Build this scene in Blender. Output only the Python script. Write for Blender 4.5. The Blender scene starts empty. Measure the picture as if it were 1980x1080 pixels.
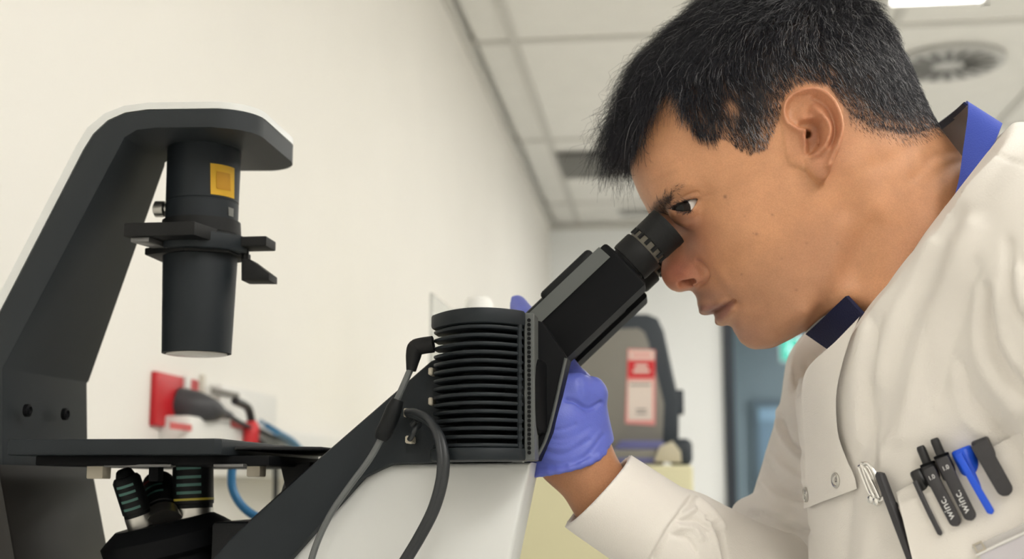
import bpy, bmesh, math, random
import numpy as np
from mathutils import Vector, Matrix
from mathutils.bvhtree import BVHTree

random.seed(7); RNG = np.random.default_rng(7)
SC = bpy.context.scene; COL = SC.collection
PI = math.pi

# ------------------------------------------------------------------ camera
CAM_H = 1.25; FPX = 2500.0
TH = math.atan(0.16); PH = math.atan(0.124 * math.cos(TH))
cam_d = bpy.data.cameras.new('camera'); cam = bpy.data.objects.new('camera', cam_d); COL.objects.link(cam)
cam.location = (0, 0, CAM_H); cam.rotation_euler = (PI / 2 + TH, 0, PH)
cam_d.sensor_width = 36.0; cam_d.lens = FPX / 1980 * 36.0; cam_d.clip_start = 0.02
cam_d.dof.use_dof = True; cam_d.dof.focus_distance = 0.875; cam_d.dof.aperture_fstop = 6.3
SC.camera = cam
_R = np.array(Matrix.Rotation(PH, 3, 'Z') @ Matrix.Rotation(PI / 2 + TH, 3, 'X'))
C_R, C_U, C_F = _R[:, 0], _R[:, 1], -_R[:, 2]
CAM = np.array([0, 0, CAM_H])

# ------------------------------------------------------------------ world, exposure, light
w = bpy.data.worlds.new('room_world'); SC.world = w; w.use_nodes = True
w.node_tree.nodes['Background'].inputs[0].default_value = (0.9, 0.95, 1, 1)
w.node_tree.nodes['Background'].inputs[1].default_value = 0.2
SC.view_settings.view_transform = 'Standard'; SC.view_settings.look = 'None'
SC.view_settings.gamma = 1.0; SC.view_settings.exposure = 0.0
SC.view_settings.use_curve_mapping = False
SC.cycles.use_denoising = True
SC.cycles.max_bounces = 8
LAMP = 11.2           # emission of the ceiling light panels
WALL_X = -0.64; CEIL_Z = CAM_H + 1.42; FAR_Y = 6.95; RIGHT_X = 3.6; BACK_Y = -3.0

def ray(px, py):
    return C_F + C_R * ((px - 990) / FPX) - C_U * ((py - 540) / FPX)
def at(px, py, Y):
    """the point of the plane y = Y that shows at this pixel"""
    d = ray(px, py); return CAM + d * (Y / d[1])
def atx(px, py, X):
    d = ray(px, py); return CAM + d * (X / d[0])
def atz(px, py, Z):
    d = ray(px, py); return CAM + d * ((Z - CAM_H) / d[2])
def proj(V):
    q = np.asarray(V, float) - CAM
    z = q @ C_F
    return np.stack([990 + FPX * (q @ C_R) / z, 540 - FPX * (q @ C_U) / z], -1)
def mpp(p):   # metres per pixel at a point
    return float((np.asarray(p) - CAM) @ C_F) / FPX

# ------------------------------------------------------------------ materials
MATS = {}
def srgb(r, g, b):
    f = lambda c: (c / 12.92 if c <= 0.04045 else ((c + 0.055) / 1.055) ** 2.4)
    return tuple(f(x / 255) for x in (r, g, b))
def mat(name, col, rough=0.5, metal=0.0, noise=0.0, nscale=60, bump=0.0, bscale=400, spec=0.5, emit=None, estr=0, coat=0, trans=0, ior=1.45, sss=0, alpha=1):
    m = bpy.data.materials.new(name); m.use_nodes = True
    nt = m.node_tree; b = nt.nodes['Principled BSDF']
    b.inputs['Base Color'].default_value = (*col, 1); b.inputs['Roughness'].default_value = rough
    b.inputs['Metallic'].default_value = metal; b.inputs['Specular IOR Level'].default_value = spec
    b.inputs['Coat Weight'].default_value = coat; b.inputs['Transmission Weight'].default_value = trans; b.inputs['IOR'].default_value = ior
    b.inputs['Alpha'].default_value = alpha
    if emit: b.inputs['Emission Color'].default_value = (*emit, 1); b.inputs['Emission Strength'].default_value = estr
    if noise or bump:
        tc = nt.nodes.new('ShaderNodeTexCoord')
    if noise:
        n = nt.nodes.new('ShaderNodeTexNoise'); n.inputs['Scale'].default_value = nscale; n.inputs['Detail'].default_value = 5
        nt.links.new(tc.outputs['Object'], n.inputs['Vector'])
        r = nt.nodes.new('ShaderNodeValToRGB'); r.color_ramp.elements[0].position = 0.3; r.color_ramp.elements[1].position = 0.7
        r.color_ramp.elements[0].color = (*[c * (1 - noise) for c in col], 1)
        r.color_ramp.elements[1].color = (*[min(1, c * (1 + noise)) for c in col], 1)
        nt.links.new(n.outputs['Fac'], r.inputs['Fac']); nt.links.new(r.outputs['Color'], b.inputs['Base Color'])
    if bump:
        n2 = nt.nodes.new('ShaderNodeTexNoise'); n2.inputs['Scale'].default_value = bscale; n2.inputs['Detail'].default_value = 3
        nt.links.new(tc.outputs['Object'], n2.inputs['Vector'])
        bp = nt.nodes.new('ShaderNodeBump'); bp.inputs['Strength'].default_value = bump; bp.inputs['Distance'].default_value = 0.002
        nt.links.new(n2.outputs['Fac'], bp.inputs['Height']); nt.links.new(bp.outputs['Normal'], b.inputs['Normal'])
    MATS[name] = m
    return m

# ------------------------------------------------------------------ objects
def tag(o, label=None, cat=None, group=None, kind=None):
    if label: o['label'] = label
    if cat: o['category'] = cat
    if group: o['group'] = group
    if kind: o['kind'] = kind
    return o
def world_of(o):
    M = Matrix.Translation(o.location) @ o.rotation_euler.to_matrix().to_4x4()
    return M if o.parent is None else world_of(o.parent) @ o.matrix_parent_inverse @ M
def link_mesh(name, me, m=None, parent=None):
    o = bpy.data.objects.new(name, me); COL.objects.link(o)
    if m is not None: me.materials.append(m)
    if parent is not None:
        o.parent = parent
        M = world_of(parent)
        o.matrix_parent_inverse = M.inverted()
    return o
def smooth_by_angle(me, deg=35):
    me.polygons.foreach_set('use_smooth', [True] * len(me.polygons))
    try: me.set_sharp_from_angle(angle=math.radians(deg))
    except Exception: pass
def obj(name, bm, m, parent=None, smooth=True, deg=35):
    me = bpy.data.meshes.new(name)
    bmesh.ops.recalc_face_normals(bm, faces=bm.faces[:])
    bm.to_mesh(me); bm.free()
    if smooth: smooth_by_angle(me, deg)
    return link_mesh(name, me, m, parent)
def empty(name, loc, label, cat, group=None):
    o = bpy.data.objects.new(name, None); COL.objects.link(o); o.location = loc; o.empty_display_size = 0.05
    return tag(o, label, cat, group)
def npmesh(name, V, F, m=None, parent=None, smooth=True):
    V = np.asarray(V, np.float32); F = np.asarray(F, np.int32)
    me = bpy.data.meshes.new(name)
    n = F.shape[1]
    me.vertices.add(len(V)); me.vertices.foreach_set('co', V.ravel())
    me.loops.add(F.size); me.loops.foreach_set('vertex_index', F.ravel())
    me.polygons.add(len(F)); me.polygons.foreach_set('loop_start', np.arange(0, F.size, n, dtype=np.int32))
    me.polygons.foreach_set('loop_total', np.full(len(F), n, np.int32))
    me.update(calc_edges=True)
    if smooth: me.polygons.foreach_set('use_smooth', np.ones(len(F), bool))
    return link_mesh(name, me, m, parent)

def box(bm, a, b, bevel=0.0, seg=2):
    a, b = np.minimum(a, b), np.maximum(a, b)
    r = bmesh.ops.create_cube(bm, size=1.0); vs = r['verts']
    for v in vs: v.co = Vector([(a[i] + b[i]) / 2 + v.co[i] * (b[i] - a[i]) for i in range(3)])
    if bevel > 0:
        es = list({e for v in vs for e in v.link_edges})
        bmesh.ops.bevel(bm, geom=es, offset=bevel, segments=seg, profile=0.5, affect='EDGES')
    return vs
def bx(a, b, bevel=0.0, seg=2):
    bm = bmesh.new(); box(bm, np.array(a, float), np.array(b, float), bevel, seg); return bm
def prism(pts_xz, y0, y1, bevel=0.0, seg=2, bm=None):
    """polygon in the x-z plane pushed from y0 to y1"""
    bm = bm or bmesh.new()
    lo = [bm.verts.new((p[0], y0, p[1])) for p in pts_xz]; hi = [bm.verts.new((p[0], y1, p[1])) for p in pts_xz]
    n = len(lo)
    f0 = bm.faces.new(lo); f1 = bm.faces.new(hi[::-1])
    for i in range(n): bm.faces.new((lo[i], hi[i], hi[(i + 1) % n], lo[(i + 1) % n]))
    bm.normal_update()
    if bevel > 0:
        es = list(f0.edges) + list(f1.edges)
        bmesh.ops.bevel(bm, geom=es, offset=bevel, segments=seg, profile=0.5, affect='EDGES')
    return bm
def frame_of(d):
    d = Vector(d).normalized(); a = Vector((0, 0, 1)) if abs(d.z) < 0.9 else Vector((1, 0, 0))
    u = d.cross(a).normalized(); v = d.cross(u).normalized()
    return u, v, d
def lathe(bm, p0, d, prof, n=48, cap=True):
    """prof: list of (distance along d, radius)"""
    u, v, d = frame_of(d); p0 = Vector(p0); rings = []
    for s, r in prof:
        rings.append([bm.verts.new(p0 + d * s + (u * math.cos(2 * PI * k / n) + v * math.sin(2 * PI * k / n)) * max(r, 1e-5)) for k in range(n)])
    for a, b in zip(rings, rings[1:]):
        for k in range(n): bm.faces.new((a[k], a[(k + 1) % n], b[(k + 1) % n], b[k]))
    if cap:
        bm.faces.new(rings[0][::-1]); bm.faces.new(rings[-1])
    return bm
def catmull(P, n=8):
    P = [np.asarray(p, float) for p in P]; Q = [2 * P[0] - P[1]] + P + [2 * P[-1] - P[-2]]; out = []
    for i in range(1, len(Q) - 2):
        for k in range(n):
            t = k / n
            out.append(0.5 * ((2 * Q[i]) + (-Q[i - 1] + Q[i + 1]) * t + (2 * Q[i - 1] - 5 * Q[i] + 4 * Q[i + 1] - Q[i + 2]) * t * t + (-Q[i - 1] + 3 * Q[i] - 3 * Q[i + 1] + Q[i + 2]) * t ** 3))
    out.append(P[-1]); return np.array(out)
def tube(bm, pts, r, n=12, smoothn=8):
    P = catmull(pts, smoothn) if smoothn else np.asarray(pts, float)
    rr = r if hasattr(r, '__len__') else None
    T = np.gradient(P, axis=0); T /= np.linalg.norm(T, axis=1)[:, None]
    u = np.array(frame_of(T[0])[0]); rings = []
    for i in range(len(P)):
        u = u - T[i] * (u @ T[i]); u /= np.linalg.norm(u); v = np.cross(T[i], u)
        ri = np.interp(i / (len(P) - 1), np.linspace(0, 1, len(rr)), rr) if rr is not None else r
        rings.append([bm.verts.new(P[i] + (u * math.cos(2 * PI * k / n) + v * math.sin(2 * PI * k / n)) * ri) for k in range(n)])
    for a, b in zip(rings, rings[1:]):
        for k in range(n): bm.faces.new((a[k], a[(k + 1) % n], b[(k + 1) % n], b[k]))
    bm.faces.new(rings[0][::-1]); bm.faces.new(rings[-1])
    return bm

# ------------------------------------------------------------------ implicit surfaces
class Grid:
    def __init__(s, lo, hi, h):
        s.lo = np.array(lo, np.float32); s.h = h
        n = np.ceil((np.array(hi) - s.lo) / h).astype(int) + 1
        ax = [(s.lo[i] + h * np.arange(n[i])).astype(np.float32) for i in range(3)]
        s.X, s.Y, s.Z = ax[0][:, None, None], ax[1][None, :, None], ax[2][None, None, :]
        s.n = n; s.F = np.full(n, 1.0, np.float32)
    def sub(s, lo, hi):
        a = np.clip(np.floor((np.array(lo) - s.lo) / s.h).astype(int), 0, s.n); b = np.clip(np.ceil((np.array(hi) - s.lo) / s.h).astype(int) + 1, 0, s.n)
        sl = tuple(slice(a[i], b[i]) for i in range(3))
        return sl, s.X[sl[0]], s.Y[:, sl[1]], s.Z[:, :, sl[2]]
    def blend(s, f, sl, k, op='add'):
        A = s.F[sl]
        if op == 'add': s.F[sl] = smin(A, f, k)
        else: s.F[sl] = -smin(-A, f, k)
    def capsule(s, a, b, ra, rb, k=0.01, op='add', sq=None):
        a, b = np.asarray(a, np.float32), np.asarray(b, np.float32); m = max(ra, rb) + 2 * k + 3 * s.h
        if sq: m = m * max(1, 1 / min(sq[1]))
        sl, X, Y, Z = s.sub(np.minimum(a, b) - m, np.maximum(a, b) + m)
        d = b - a; L = float(d @ d) + 1e-12
        px, py, pz = X - a[0], Y - a[1], Z - a[2]
        t = np.clip((px * d[0] + py * d[1] + pz * d[2]) / L, 0, 1)
        qx, qy, qz = px - d[0] * t, py - d[1] * t, pz - d[2] * t
        if sq:   # sq = (3 axes, 3 scales): an oval section
            ax, sc = sq
            r2 = 0
            for e, c in zip(ax, sc): r2 = r2 + ((qx * e[0] + qy * e[1] + qz * e[2]) * c) ** 2
            f = np.sqrt(r2) - (ra + (rb - ra) * t)
        else:
            f = np.sqrt(qx * qx + qy * qy + qz * qz) - (ra + (rb - ra) * t)
        s.blend(f.astype(np.float32), sl, k, op)
    def ellipsoid(s, c, ax, r, k=0.01, op='add'):
        c = np.asarray(c, np.float32); m = max(r) + 2 * k + 3 * s.h
        sl, X, Y, Z = s.sub(c - m, c + m)
        px, py, pz = X - c[0], Y - c[1], Z - c[2]; q = 0; g = 0
        for e, ri in zip(ax, r):
            u = (px * e[0] + py * e[1] + pz * e[2]) / ri; q = q + u * u; g = g + (u / ri) ** 2
        q = np.sqrt(q) + 1e-9
        f = q * (q - 1) / (np.sqrt(g) + 1e-6)
        s.blend(f.astype(np.float32), sl, k, op)
    def chain(s, pts, rad, k=0.004, op='add', sq=None):
        for i in range(len(pts) - 1): s.capsule(pts[i], pts[i + 1], rad[i], rad[i + 1], k, op, sq)
    def mesh(s): return surface_nets(s.F, s.lo, s.h)
def smin(a, b, k):
    if k <= 0: return np.minimum(a, b)
    h = np.maximum(k - np.abs(a - b), 0) / k
    return np.minimum(a, b) - h * h * k * 0.25
def surface_nets(F, lo, h):
    S = F < 0
    n = np.array(F.shape)
    c = np.zeros(n - 1, np.int8)
    offs = [(i, j, k) for i in (0, 1) for j in (0, 1) for k in (0, 1)]
    for o in offs: c += S[o[0]:n[0] - 1 + o[0], o[1]:n[1] - 1 + o[1], o[2]:n[2] - 1 + o[2]]
    act = (c > 0) & (c < 8); idx = np.argwhere(act)
    ID = np.full(n - 1, -1, np.int32); ID[act] = np.arange(len(idx))
    vals = np.stack([F[idx[:, 0] + o[0], idx[:, 1] + o[1], idx[:, 2] + o[2]] for o in offs], 1)
    acc = np.zeros((len(idx), 3)); cnt = np.zeros(len(idx))
    for i in range(8):
        for j in range(i + 1, 8):
            d = np.array(offs[j]) - np.array(offs[i])
            if np.abs(d).sum() != 1 or d.min() < 0: continue
            a, b = vals[:, i], vals[:, j]; m = (a < 0) != (b < 0)
            t = np.where(m, a / np.where(a == b, 1, a - b), 0)
            acc[m] += np.array(offs[i]) + t[m, None] * d; cnt[m] += 1
    V = lo + h * (idx + acc / cnt[:, None])
    Q = []
    for ax in range(3):
        o1, o2 = [(1, 2), (2, 0), (0, 1)][ax]
        sl0 = [slice(None)] * 3; sl1 = [slice(None)] * 3; sl0[ax] = slice(0, -1); sl1[ax] = slice(1, None)
        a, b = S[tuple(sl0)], S[tuple(sl1)]
        e = np.argwhere(a != b); fl = a[e[:, 0], e[:, 1], e[:, 2]]
        ok = (e[:, o1] > 0) & (e[:, o2] > 0) & (e[:, o1] < n[o1] - 1) & (e[:, o2] < n[o2] - 1)
        e, fl = e[ok], fl[ok]
        def g(d1, d2):
            q = e.copy(); q[:, o1] -= d1; q[:, o2] -= d2; return ID[q[:, 0], q[:, 1], q[:, 2]]
        q = np.stack([g(1, 1), g(0, 1), g(0, 0), g(1, 0)], 1)
        q[~fl] = q[~fl][:, ::-1]; Q.append(q)
    Q = np.concatenate(Q); Q = Q[(Q >= 0).all(1)]
    return V, Q
def vnormals(V, Q):
    n = np.cross(V[Q[:, 2]] - V[Q[:, 0]], V[Q[:, 3]] - V[Q[:, 1]]); N = np.zeros_like(V)
    for i in range(4): np.add.at(N, Q[:, i], n)
    return N / (np.linalg.norm(N, axis=1)[:, None] + 1e-12)
def relax(V, Q, it=1, lam=0.5, sel=None):
    E = np.concatenate([Q[:, [0, 1]], Q[:, [1, 2]], Q[:, [2, 3]], Q[:, [3, 0]]])
    deg = np.bincount(E.ravel(), minlength=len(V)).astype(float)
    for _ in range(it):
        A = np.zeros_like(V)
        for k in range(3):
            A[:, k] = np.bincount(E[:, 0], V[E[:, 1], k], len(V)) + np.bincount(E[:, 1], V[E[:, 0], k], len(V))
        D = A / deg[:, None] - V
        if sel is not None: D *= sel[:, None]
        V = V + lam * D
    return V
def largest(V, Q):
    L = np.arange(len(V)); E = np.concatenate([Q[:, [0, 1]], Q[:, [1, 2]], Q[:, [2, 3]], Q[:, [3, 0]]])
    for _ in range(200):
        a, b = L[E[:, 0]], L[E[:, 1]]; d = a != b
        if not d.any(): break
        np.minimum.at(L, np.maximum(a, b)[d], np.minimum(a, b)[d])
        while True:
            L2 = L[L]
            if (L2 == L).all(): break
            L = L2
    k = np.bincount(L).argmax(); keep = L == k; idx = np.cumsum(keep) - 1
    return V[keep], idx[Q[keep[Q[:, 0]]]]
def pdist(P, line):
    """distance of pixels P to a polyline"""
    L = np.asarray(line, float); out = np.full(len(P), 1e9)
    for a, b in zip(L[:-1], L[1:]):
        d = b - a; t = np.clip(((P - a) @ d) / (d @ d + 1e-9), 0, 1)
        out = np.minimum(out, np.hypot(*(P - a - t[:, None] * d).T))
    return out
def sculpt(V, Q, strokes, near=None, P=None):
    """ridges (+) and creases (-) along lines, pushed along the surface normal, on the side towards the camera"""
    N = vnormals(V, Q); P = proj(V) if P is None else P
    dv = V - CAM; face = np.clip(-(N * dv).sum(1) / np.linalg.norm(dv, axis=1) * 3 + 0.3, 0, 1)
    if near is not None: face = face * near
    D = np.zeros(len(V))
    for line, wd, amp in strokes:
        L = np.asarray(line, float)
        if len(L) > 2: L = catmull(L, 5)
        lo, hi = L.min(0) - 3 * wd, L.max(0) + 3 * wd
        i = np.where((P[:, 0] > lo[0]) & (P[:, 0] < hi[0]) & (P[:, 1] > lo[1]) & (P[:, 1] < hi[1]) & (face > 0))[0]
        if not len(i): continue
        D[i] += amp * np.exp(-(pdist(P[i], L) / wd) ** 2)
    return V + N * (D * face)[:, None]
def inside(P, poly):
    poly = np.asarray(poly, float); x, y = P[..., 0], P[..., 1]; r = np.zeros(x.shape, bool)
    for (x0, y0), (x1, y1) in zip(poly, np.roll(poly, -1, 0)):
        c = ((y0 > y) != (y1 > y))
        r ^= c & (x < (x1 - x0) * (y - y0) / (y1 - y0 + 1e-12) + x0)
    return r
def vcolor(me, name, C):
    a = me.color_attributes.new(name, 'FLOAT_COLOR', 'POINT')
    C4 = np.ones((len(C), 4), np.float32); C4[:, :3] = C
    a.data.foreach_set('color', C4.ravel())

# ================================================================== the room
M_wall = mat('wall_paint', (0.85, 0.83, 0.785), 0.6, noise=0.015, nscale=3, bump=0.05, bscale=300)
M_ceil = mat('ceiling_tile', (0.84, 0.83, 0.79), 0.9, noise=0.02, nscale=8, bump=0.1, bscale=500)
M_grid = mat('ceiling_grid', (0.64, 0.63, 0.59), 0.6)
M_floor = mat('vinyl_floor', (0.62, 0.61, 0.58), 0.4, noise=0.08, nscale=30)
M_dark = mat('dark_aluminium', srgb(38, 46, 56), 0.4, noise=0.05)
M_white = mat('white_plastic', (0.80, 0.79, 0.76), 0.4)
M_panel = mat('light_panel', (0.9, 0.9, 0.88), 0.5, emit=(1.0, 0.975, 0.925), estr=LAMP)
M_void = mat('vent_dark', (0.20, 0.20, 0.195), 0.8)
M_vent = mat('vent_metal', (0.58, 0.58, 0.56), 0.5)
def struct(name, bm, m, parent=None, **k):
    return tag(obj(name, bm, m, parent, **k), kind='structure')

fl = struct('floor', bx((WALL_X - .1, BACK_Y - .1, -0.1), (RIGHT_X + .1, 12.2, 0)), M_floor)
wl = struct('wall_left', bx((WALL_X - .1, BACK_Y - .1, 0), (WALL_X, FAR_Y + .1, CEIL_Z + .05)), M_wall)
wr = struct('wall_right', bx((RIGHT_X, BACK_Y - .1, 0), (RIGHT_X + .1, FAR_Y + .1, CEIL_Z + .05)), M_wall)
wb = struct('wall_back', bx((WALL_X, BACK_Y - .1, 0), (RIGHT_X, BACK_Y, CEIL_Z + .05)), M_wall)
DX0, DX1, DZ = 0.278, 1.30, 2.30           # glass door opening in the far wall
bm = bmesh.new(); Y0, Y1 = FAR_Y, FAR_Y + .1
box(bm, np.array((WALL_X, Y0, 0)), np.array((DX0, Y1, CEIL_Z + .05))); box(bm, np.array((DX1, Y0, 0)), np.array((RIGHT_X, Y1, CEIL_Z + .05)))
box(bm, np.array((DX0, Y0, DZ)), np.array((DX1, Y1, CEIL_Z + .05)))
wf = struct('wall_far', bm, mat('far_wall_paint', (.88, .90, .90), .6, noise=.01, nscale=3))
struct('trim_1', bx((WALL_X, BACK_Y, CEIL_Z - .022), (WALL_X + .022, FAR_Y, CEIL_Z)), M_grid)
struct('trim_2', bx((WALL_X, FAR_Y - .02, CEIL_Z - .03), (RIGHT_X, FAR_Y, CEIL_Z)), M_grid)

# ceiling: slab, a lay-in tile in every cell of the grid, the tee bars between them
ce = struct('ceiling', bx((WALL_X - .1, BACK_Y - .1, CEIL_Z + .03), (RIGHT_X + .1, FAR_Y + .1, CEIL_Z + .12)), M_ceil)
xs = [WALL_X + .022] + [WALL_X + .157 + .6 * i for i in range(8) if WALL_X + .157 + .6 * i < RIGHT_X] + [RIGHT_X]
ys = [y for y in [3.99 + 1.22 * i for i in range(-6, 4)] if BACK_Y < y < FAR_Y]; ys = [BACK_Y] + ys + [FAR_Y - .02]
lights = {(2, -1)}
holes = []
LIGHTS = [(0.64, 2.54, 0.30, 1.20), (1.35, 0.45, .58, 1.18), (2.55, 0.45, .58, 1.18), (0.15, -1.99, .58, 1.18), (2.0, -1.99, .58, 1.18), (2.55, 2.79, .58, 1.18), (1.95, 5.3, .58, 1.18), (.45, 4.75, .45, 1.15), (.75, -.77, .58, 1.18)]  # last two are added unseen panels: fill for the far wall and the man
def free(x0, x1, y0, y1):
    return not any(x0 < lx + lw - .02 and x1 > lx + .02 and y0 < ly + ll - .02 and y1 > ly + .02 for lx, ly, lw, ll in LIGHTS)
tile_me = {}
for i in range(len(xs) - 1):
    for j in range(len(ys) - 1):
        x0, x1, y0, y1 = xs[i] + .012, xs[i + 1] - .012, ys[j] + .012, ys[j + 1] - .012
        if x1 - x0 < .03 or y1 - y0 < .03: continue
        key = (round(x1 - x0, 3), round(y1 - y0, 3))
        if key not in tile_me:
            b_ = bx((-key[0] / 2, -key[1] / 2, 0), (key[0] / 2, key[1] / 2, .018), 0.003, 1)
            o = obj('ceiling_tile', b_, M_ceil, ce); tile_me[key] = o.data
        else:
            o = bpy.data.objects.new('ceiling_tile', tile_me[key]); COL.objects.link(o); o.parent = ce
        o.location = ((x0 + x1) / 2, (y0 + y1) / 2, CEIL_Z + .006)
bm = bmesh.new()
for x in xs[1:-1]: box(bm, np.array((x - .013, BACK_Y, CEIL_Z - .002)), np.array((x + .013, FAR_Y, CEIL_Z + .03)))
for y in ys[1:-1]: box(bm, np.array((WALL_X, y - .013, CEIL_Z - .001)), np.array((RIGHT_X, y + .013, CEIL_Z + .03)))
obj('tee_bars', bm, M_grid, ce)

for k, (lx, ly, lw, ll) in enumerate(LIGHTS):
    t = empty('ceiling_light', (lx + lw / 2, ly + ll / 2, CEIL_Z - .03),
        'slim white linear light panel in the ceiling above the head, its far end showing' if k == 0 else (None, 'white ceiling light panel overhead, just behind the man', 'white ceiling light panel over the right side of the room, behind the man', 'white ceiling light panel farthest behind the camera by the left wall', 'white ceiling light panel behind the camera to the right', 'white ceiling light panel right of the round air diffuser', 'long white ceiling light panel near the far wall, to the right', 'narrow white ceiling panel added out of sight to brighten the far wall', 'white ceiling panel added unseen behind the camera as fill light on the man')[k], 'light', None if k == 0 else 'ceiling light panels')
    bm = bmesh.new()
    for a, b in (((lx, ly), (lx + lw, ly + .02)), ((lx, ly + ll - .02), (lx + lw, ly + ll)), ((lx, ly), (lx + .02, ly + ll)), ((lx + lw - .02, ly), (lx + lw, ly + ll))):
        box(bm, np.array((*a, CEIL_Z - .03)), np.array((*b, CEIL_Z + .004)))
    obj('frame', bm, M_white, t)
    obj('diffuser', bx((lx + .018, ly + .018, CEIL_Z - .022), (lx + lw - .018, ly + ll - .018, CEIL_Z - .012)), M_panel, t)

# round swirl diffuser, square grille and slot vent in the ceiling
dc = np.array((0.955, 4.36, CEIL_Z - .012)); t = empty('air_diffuser', tuple(dc), 'round ceiling air diffuser with dark radial slots', 'air vent')
bm = lathe(bmesh.new(), (dc[0], dc[1], CEIL_Z + .003), (0, 0, -1), [(0, .185), (.012, .185), (.018, .175), (.016, .168)], 48); obj('plate', bm, mat('diffuser_metal', (.52, .52, .50), .5), t)
for k in range(18):
    a = 2 * PI * k / 18; bm = bx((.055, -.011, -.002), (.155, .011, .002), .001, 1)
    bmesh.ops.transform(bm, matrix=Matrix.Translation((dc[0], dc[1], CEIL_Z - .0155)) @ Matrix.Rotation(a, 4, 'Z') @ Matrix.Rotation(.35, 4, 'X'), verts=bm.verts[:])
    obj('slot', bm, M_void, t)
t = empty('ceiling_vent', (-.2, 5.6, CEIL_Z - .01), 'square grey slatted vent in the ceiling near the left wall', 'air vent')
obj('backing', bx((-.47, 5.40, CEIL_Z - .006), (.1, 5.84, CEIL_Z - .003)), M_void, t)
for k in range(12):
    y = 5.41 + k * .036; bm = bx((-.47, -.013, -.0015), (.1, .013, .0015)); bmesh.ops.transform(bm, matrix=Matrix.Translation((0, y + .015, CEIL_Z - .012)) @ Matrix.Rotation(.5, 4, 'X'), verts=bm.verts[:])
    obj('slat', bm, M_vent, t)
t = empty('slot_vent', (.1, 6.65, CEIL_Z - .01), 'narrow grey slot vent in the ceiling just before the far wall', 'air vent')
obj('frame', bx((-.25, 6.60, CEIL_Z - .012), (.45, 6.72, CEIL_Z - .002), .002, 1), M_vent, t); obj('slot', bx((-.23, 6.635, CEIL_Z - .014), (.43, 6.685, CEIL_Z - .01)), M_void, t)

# glass door in the far wall and the blue-grey corridor beyond it
M_cor = mat('corridor_paint', srgb(158, 170, 174), 0.6, noise=.03, nscale=2)
M_cor2 = mat('corridor_trim', srgb(128, 140, 146), 0.5); M_corp = mat('corridor_pale', srgb(148, 172, 190), .4)
M_glass = mat('door_glass', (.93, .97, .98), 0.02, trans=1.0, ior=1.02)
FW = .058
bm = bmesh.new()
for a, b in (((DX0, 0), (DX0 + FW, DZ)), ((DX1 - FW, 0), (DX1, DZ)), ((DX0, DZ - FW), (DX1, DZ)), ((DX0, 0), (DX1, .12))):
    box(bm, np.array((a[0], FAR_Y - .03, a[1])), np.array((b[0], FAR_Y + .07, b[1])), .004, 1)
dr = struct('door_1', bm, M_dark)
struct('glass_pane', bx((DX0 + FW, FAR_Y + .01, .12), (DX1 - FW, FAR_Y + .018, DZ - FW)), M_glass, dr)
obj('door_handle', tube(bmesh.new(), [(DX1 - .12, FAR_Y - .03, .9), (DX1 - .12, FAR_Y - .08, .92), (DX1 - .12, FAR_Y - .08, 1.28), (DX1 - .12, FAR_Y - .03, 1.3)], .012), M_vent, dr)
struct('wall_corridor', bx((-.64, 11.5, 0), (RIGHT_X, 11.6, CEIL_Z + .3)), M_cor)
struct('wall_corridor_side', bx((-.64, FAR_Y + .1, 0), (-.54, 11.5, CEIL_Z + .3)), M_cor)
struct('wall_corridor_right', bx((RIGHT_X - .1, FAR_Y + .1, 0), (RIGHT_X, 11.5, CEIL_Z + .3)), M_cor)
struct('ceiling_corridor', bx((-.64, FAR_Y + .1, CEIL_Z + .12), (RIGHT_X, 11.6, CEIL_Z + .2)), M_ceil)
p0 = at(1452, 782, 11.45); p1 = at(1560, 1000, 11.45)
d2 = struct('door_2', prism([(p0[0], 0.02), (p0[0] + 1.0, .02), (p0[0] + 1.0, p0[2] + .05), (p0[0], p0[2] + .05)], 11.44, 11.5, .004), M_cor2)
struct('window_pane', bx((p0[0] + .06, 11.425, p0[2] - 1.0), (p0[0] + .94, 11.44, p0[2] - .02)), M_corp, d2)
struct('head_rail', bx((p0[0] + .06, 11.415, p0[2] - .14), (p0[0] + .94, 11.43, p0[2] - .04)), mat('pale_rail', srgb(175, 205, 225), .4), d2)
t = empty('corridor_light', (2.0, 9.2, CEIL_Z + .08), 'flat white light panel on the corridor ceiling behind the glass door', 'light')
obj('diffuser', bx((1.3, 8.0, CEIL_Z + .085), (2.7, 10.4, CEIL_Z + .1)), mat('corridor_lamp', (.9, .95, 1), .5, emit=(.95, .98, 1), estr=6.0), t)
obj('frame', bx((1.27, 7.97, CEIL_Z + .095), (2.73, 10.43, CEIL_Z + .12)), M_white, t)
# exit sign
c = at(1543, 675, 9.3)
t = empty('exit_sign', tuple(c), 'glowing green and white exit sign hanging in the corridor', 'sign')
obj('case', bx((c[0] - .13, 9.30, c[2] - .09), (c[0] + .13, 9.35, c[2] + .09), .006), M_white, t)
obj('face', bx((c[0] - .12, 9.292, c[2] - .08), (c[0] + .12, 9.30, c[2] + .08)), mat('sign_white', (.7, .95, .9), .5, emit=(.72, 1, .93), estr=.85), t)
M_green = mat('sign_green', (0, .30, .2), .5, emit=(0, .45, .31), estr=1.0)
obj('panel', bx((c[0] - .115, 9.288, c[2] - .075), (c[0] + .005, 9.292, c[2] + .075)), M_green, t)
bm = bmesh.new()   # running figure and arrow
mw = mat('sign_figure', (.8, 1, .95), .5, emit=(.8, 1, .95), estr=1.2)
lathe(bm, (c[0] - .055, 9.285, c[2] + .045), (0, 1, 0), [(0, .010), (.003, .010)], 16)
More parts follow.
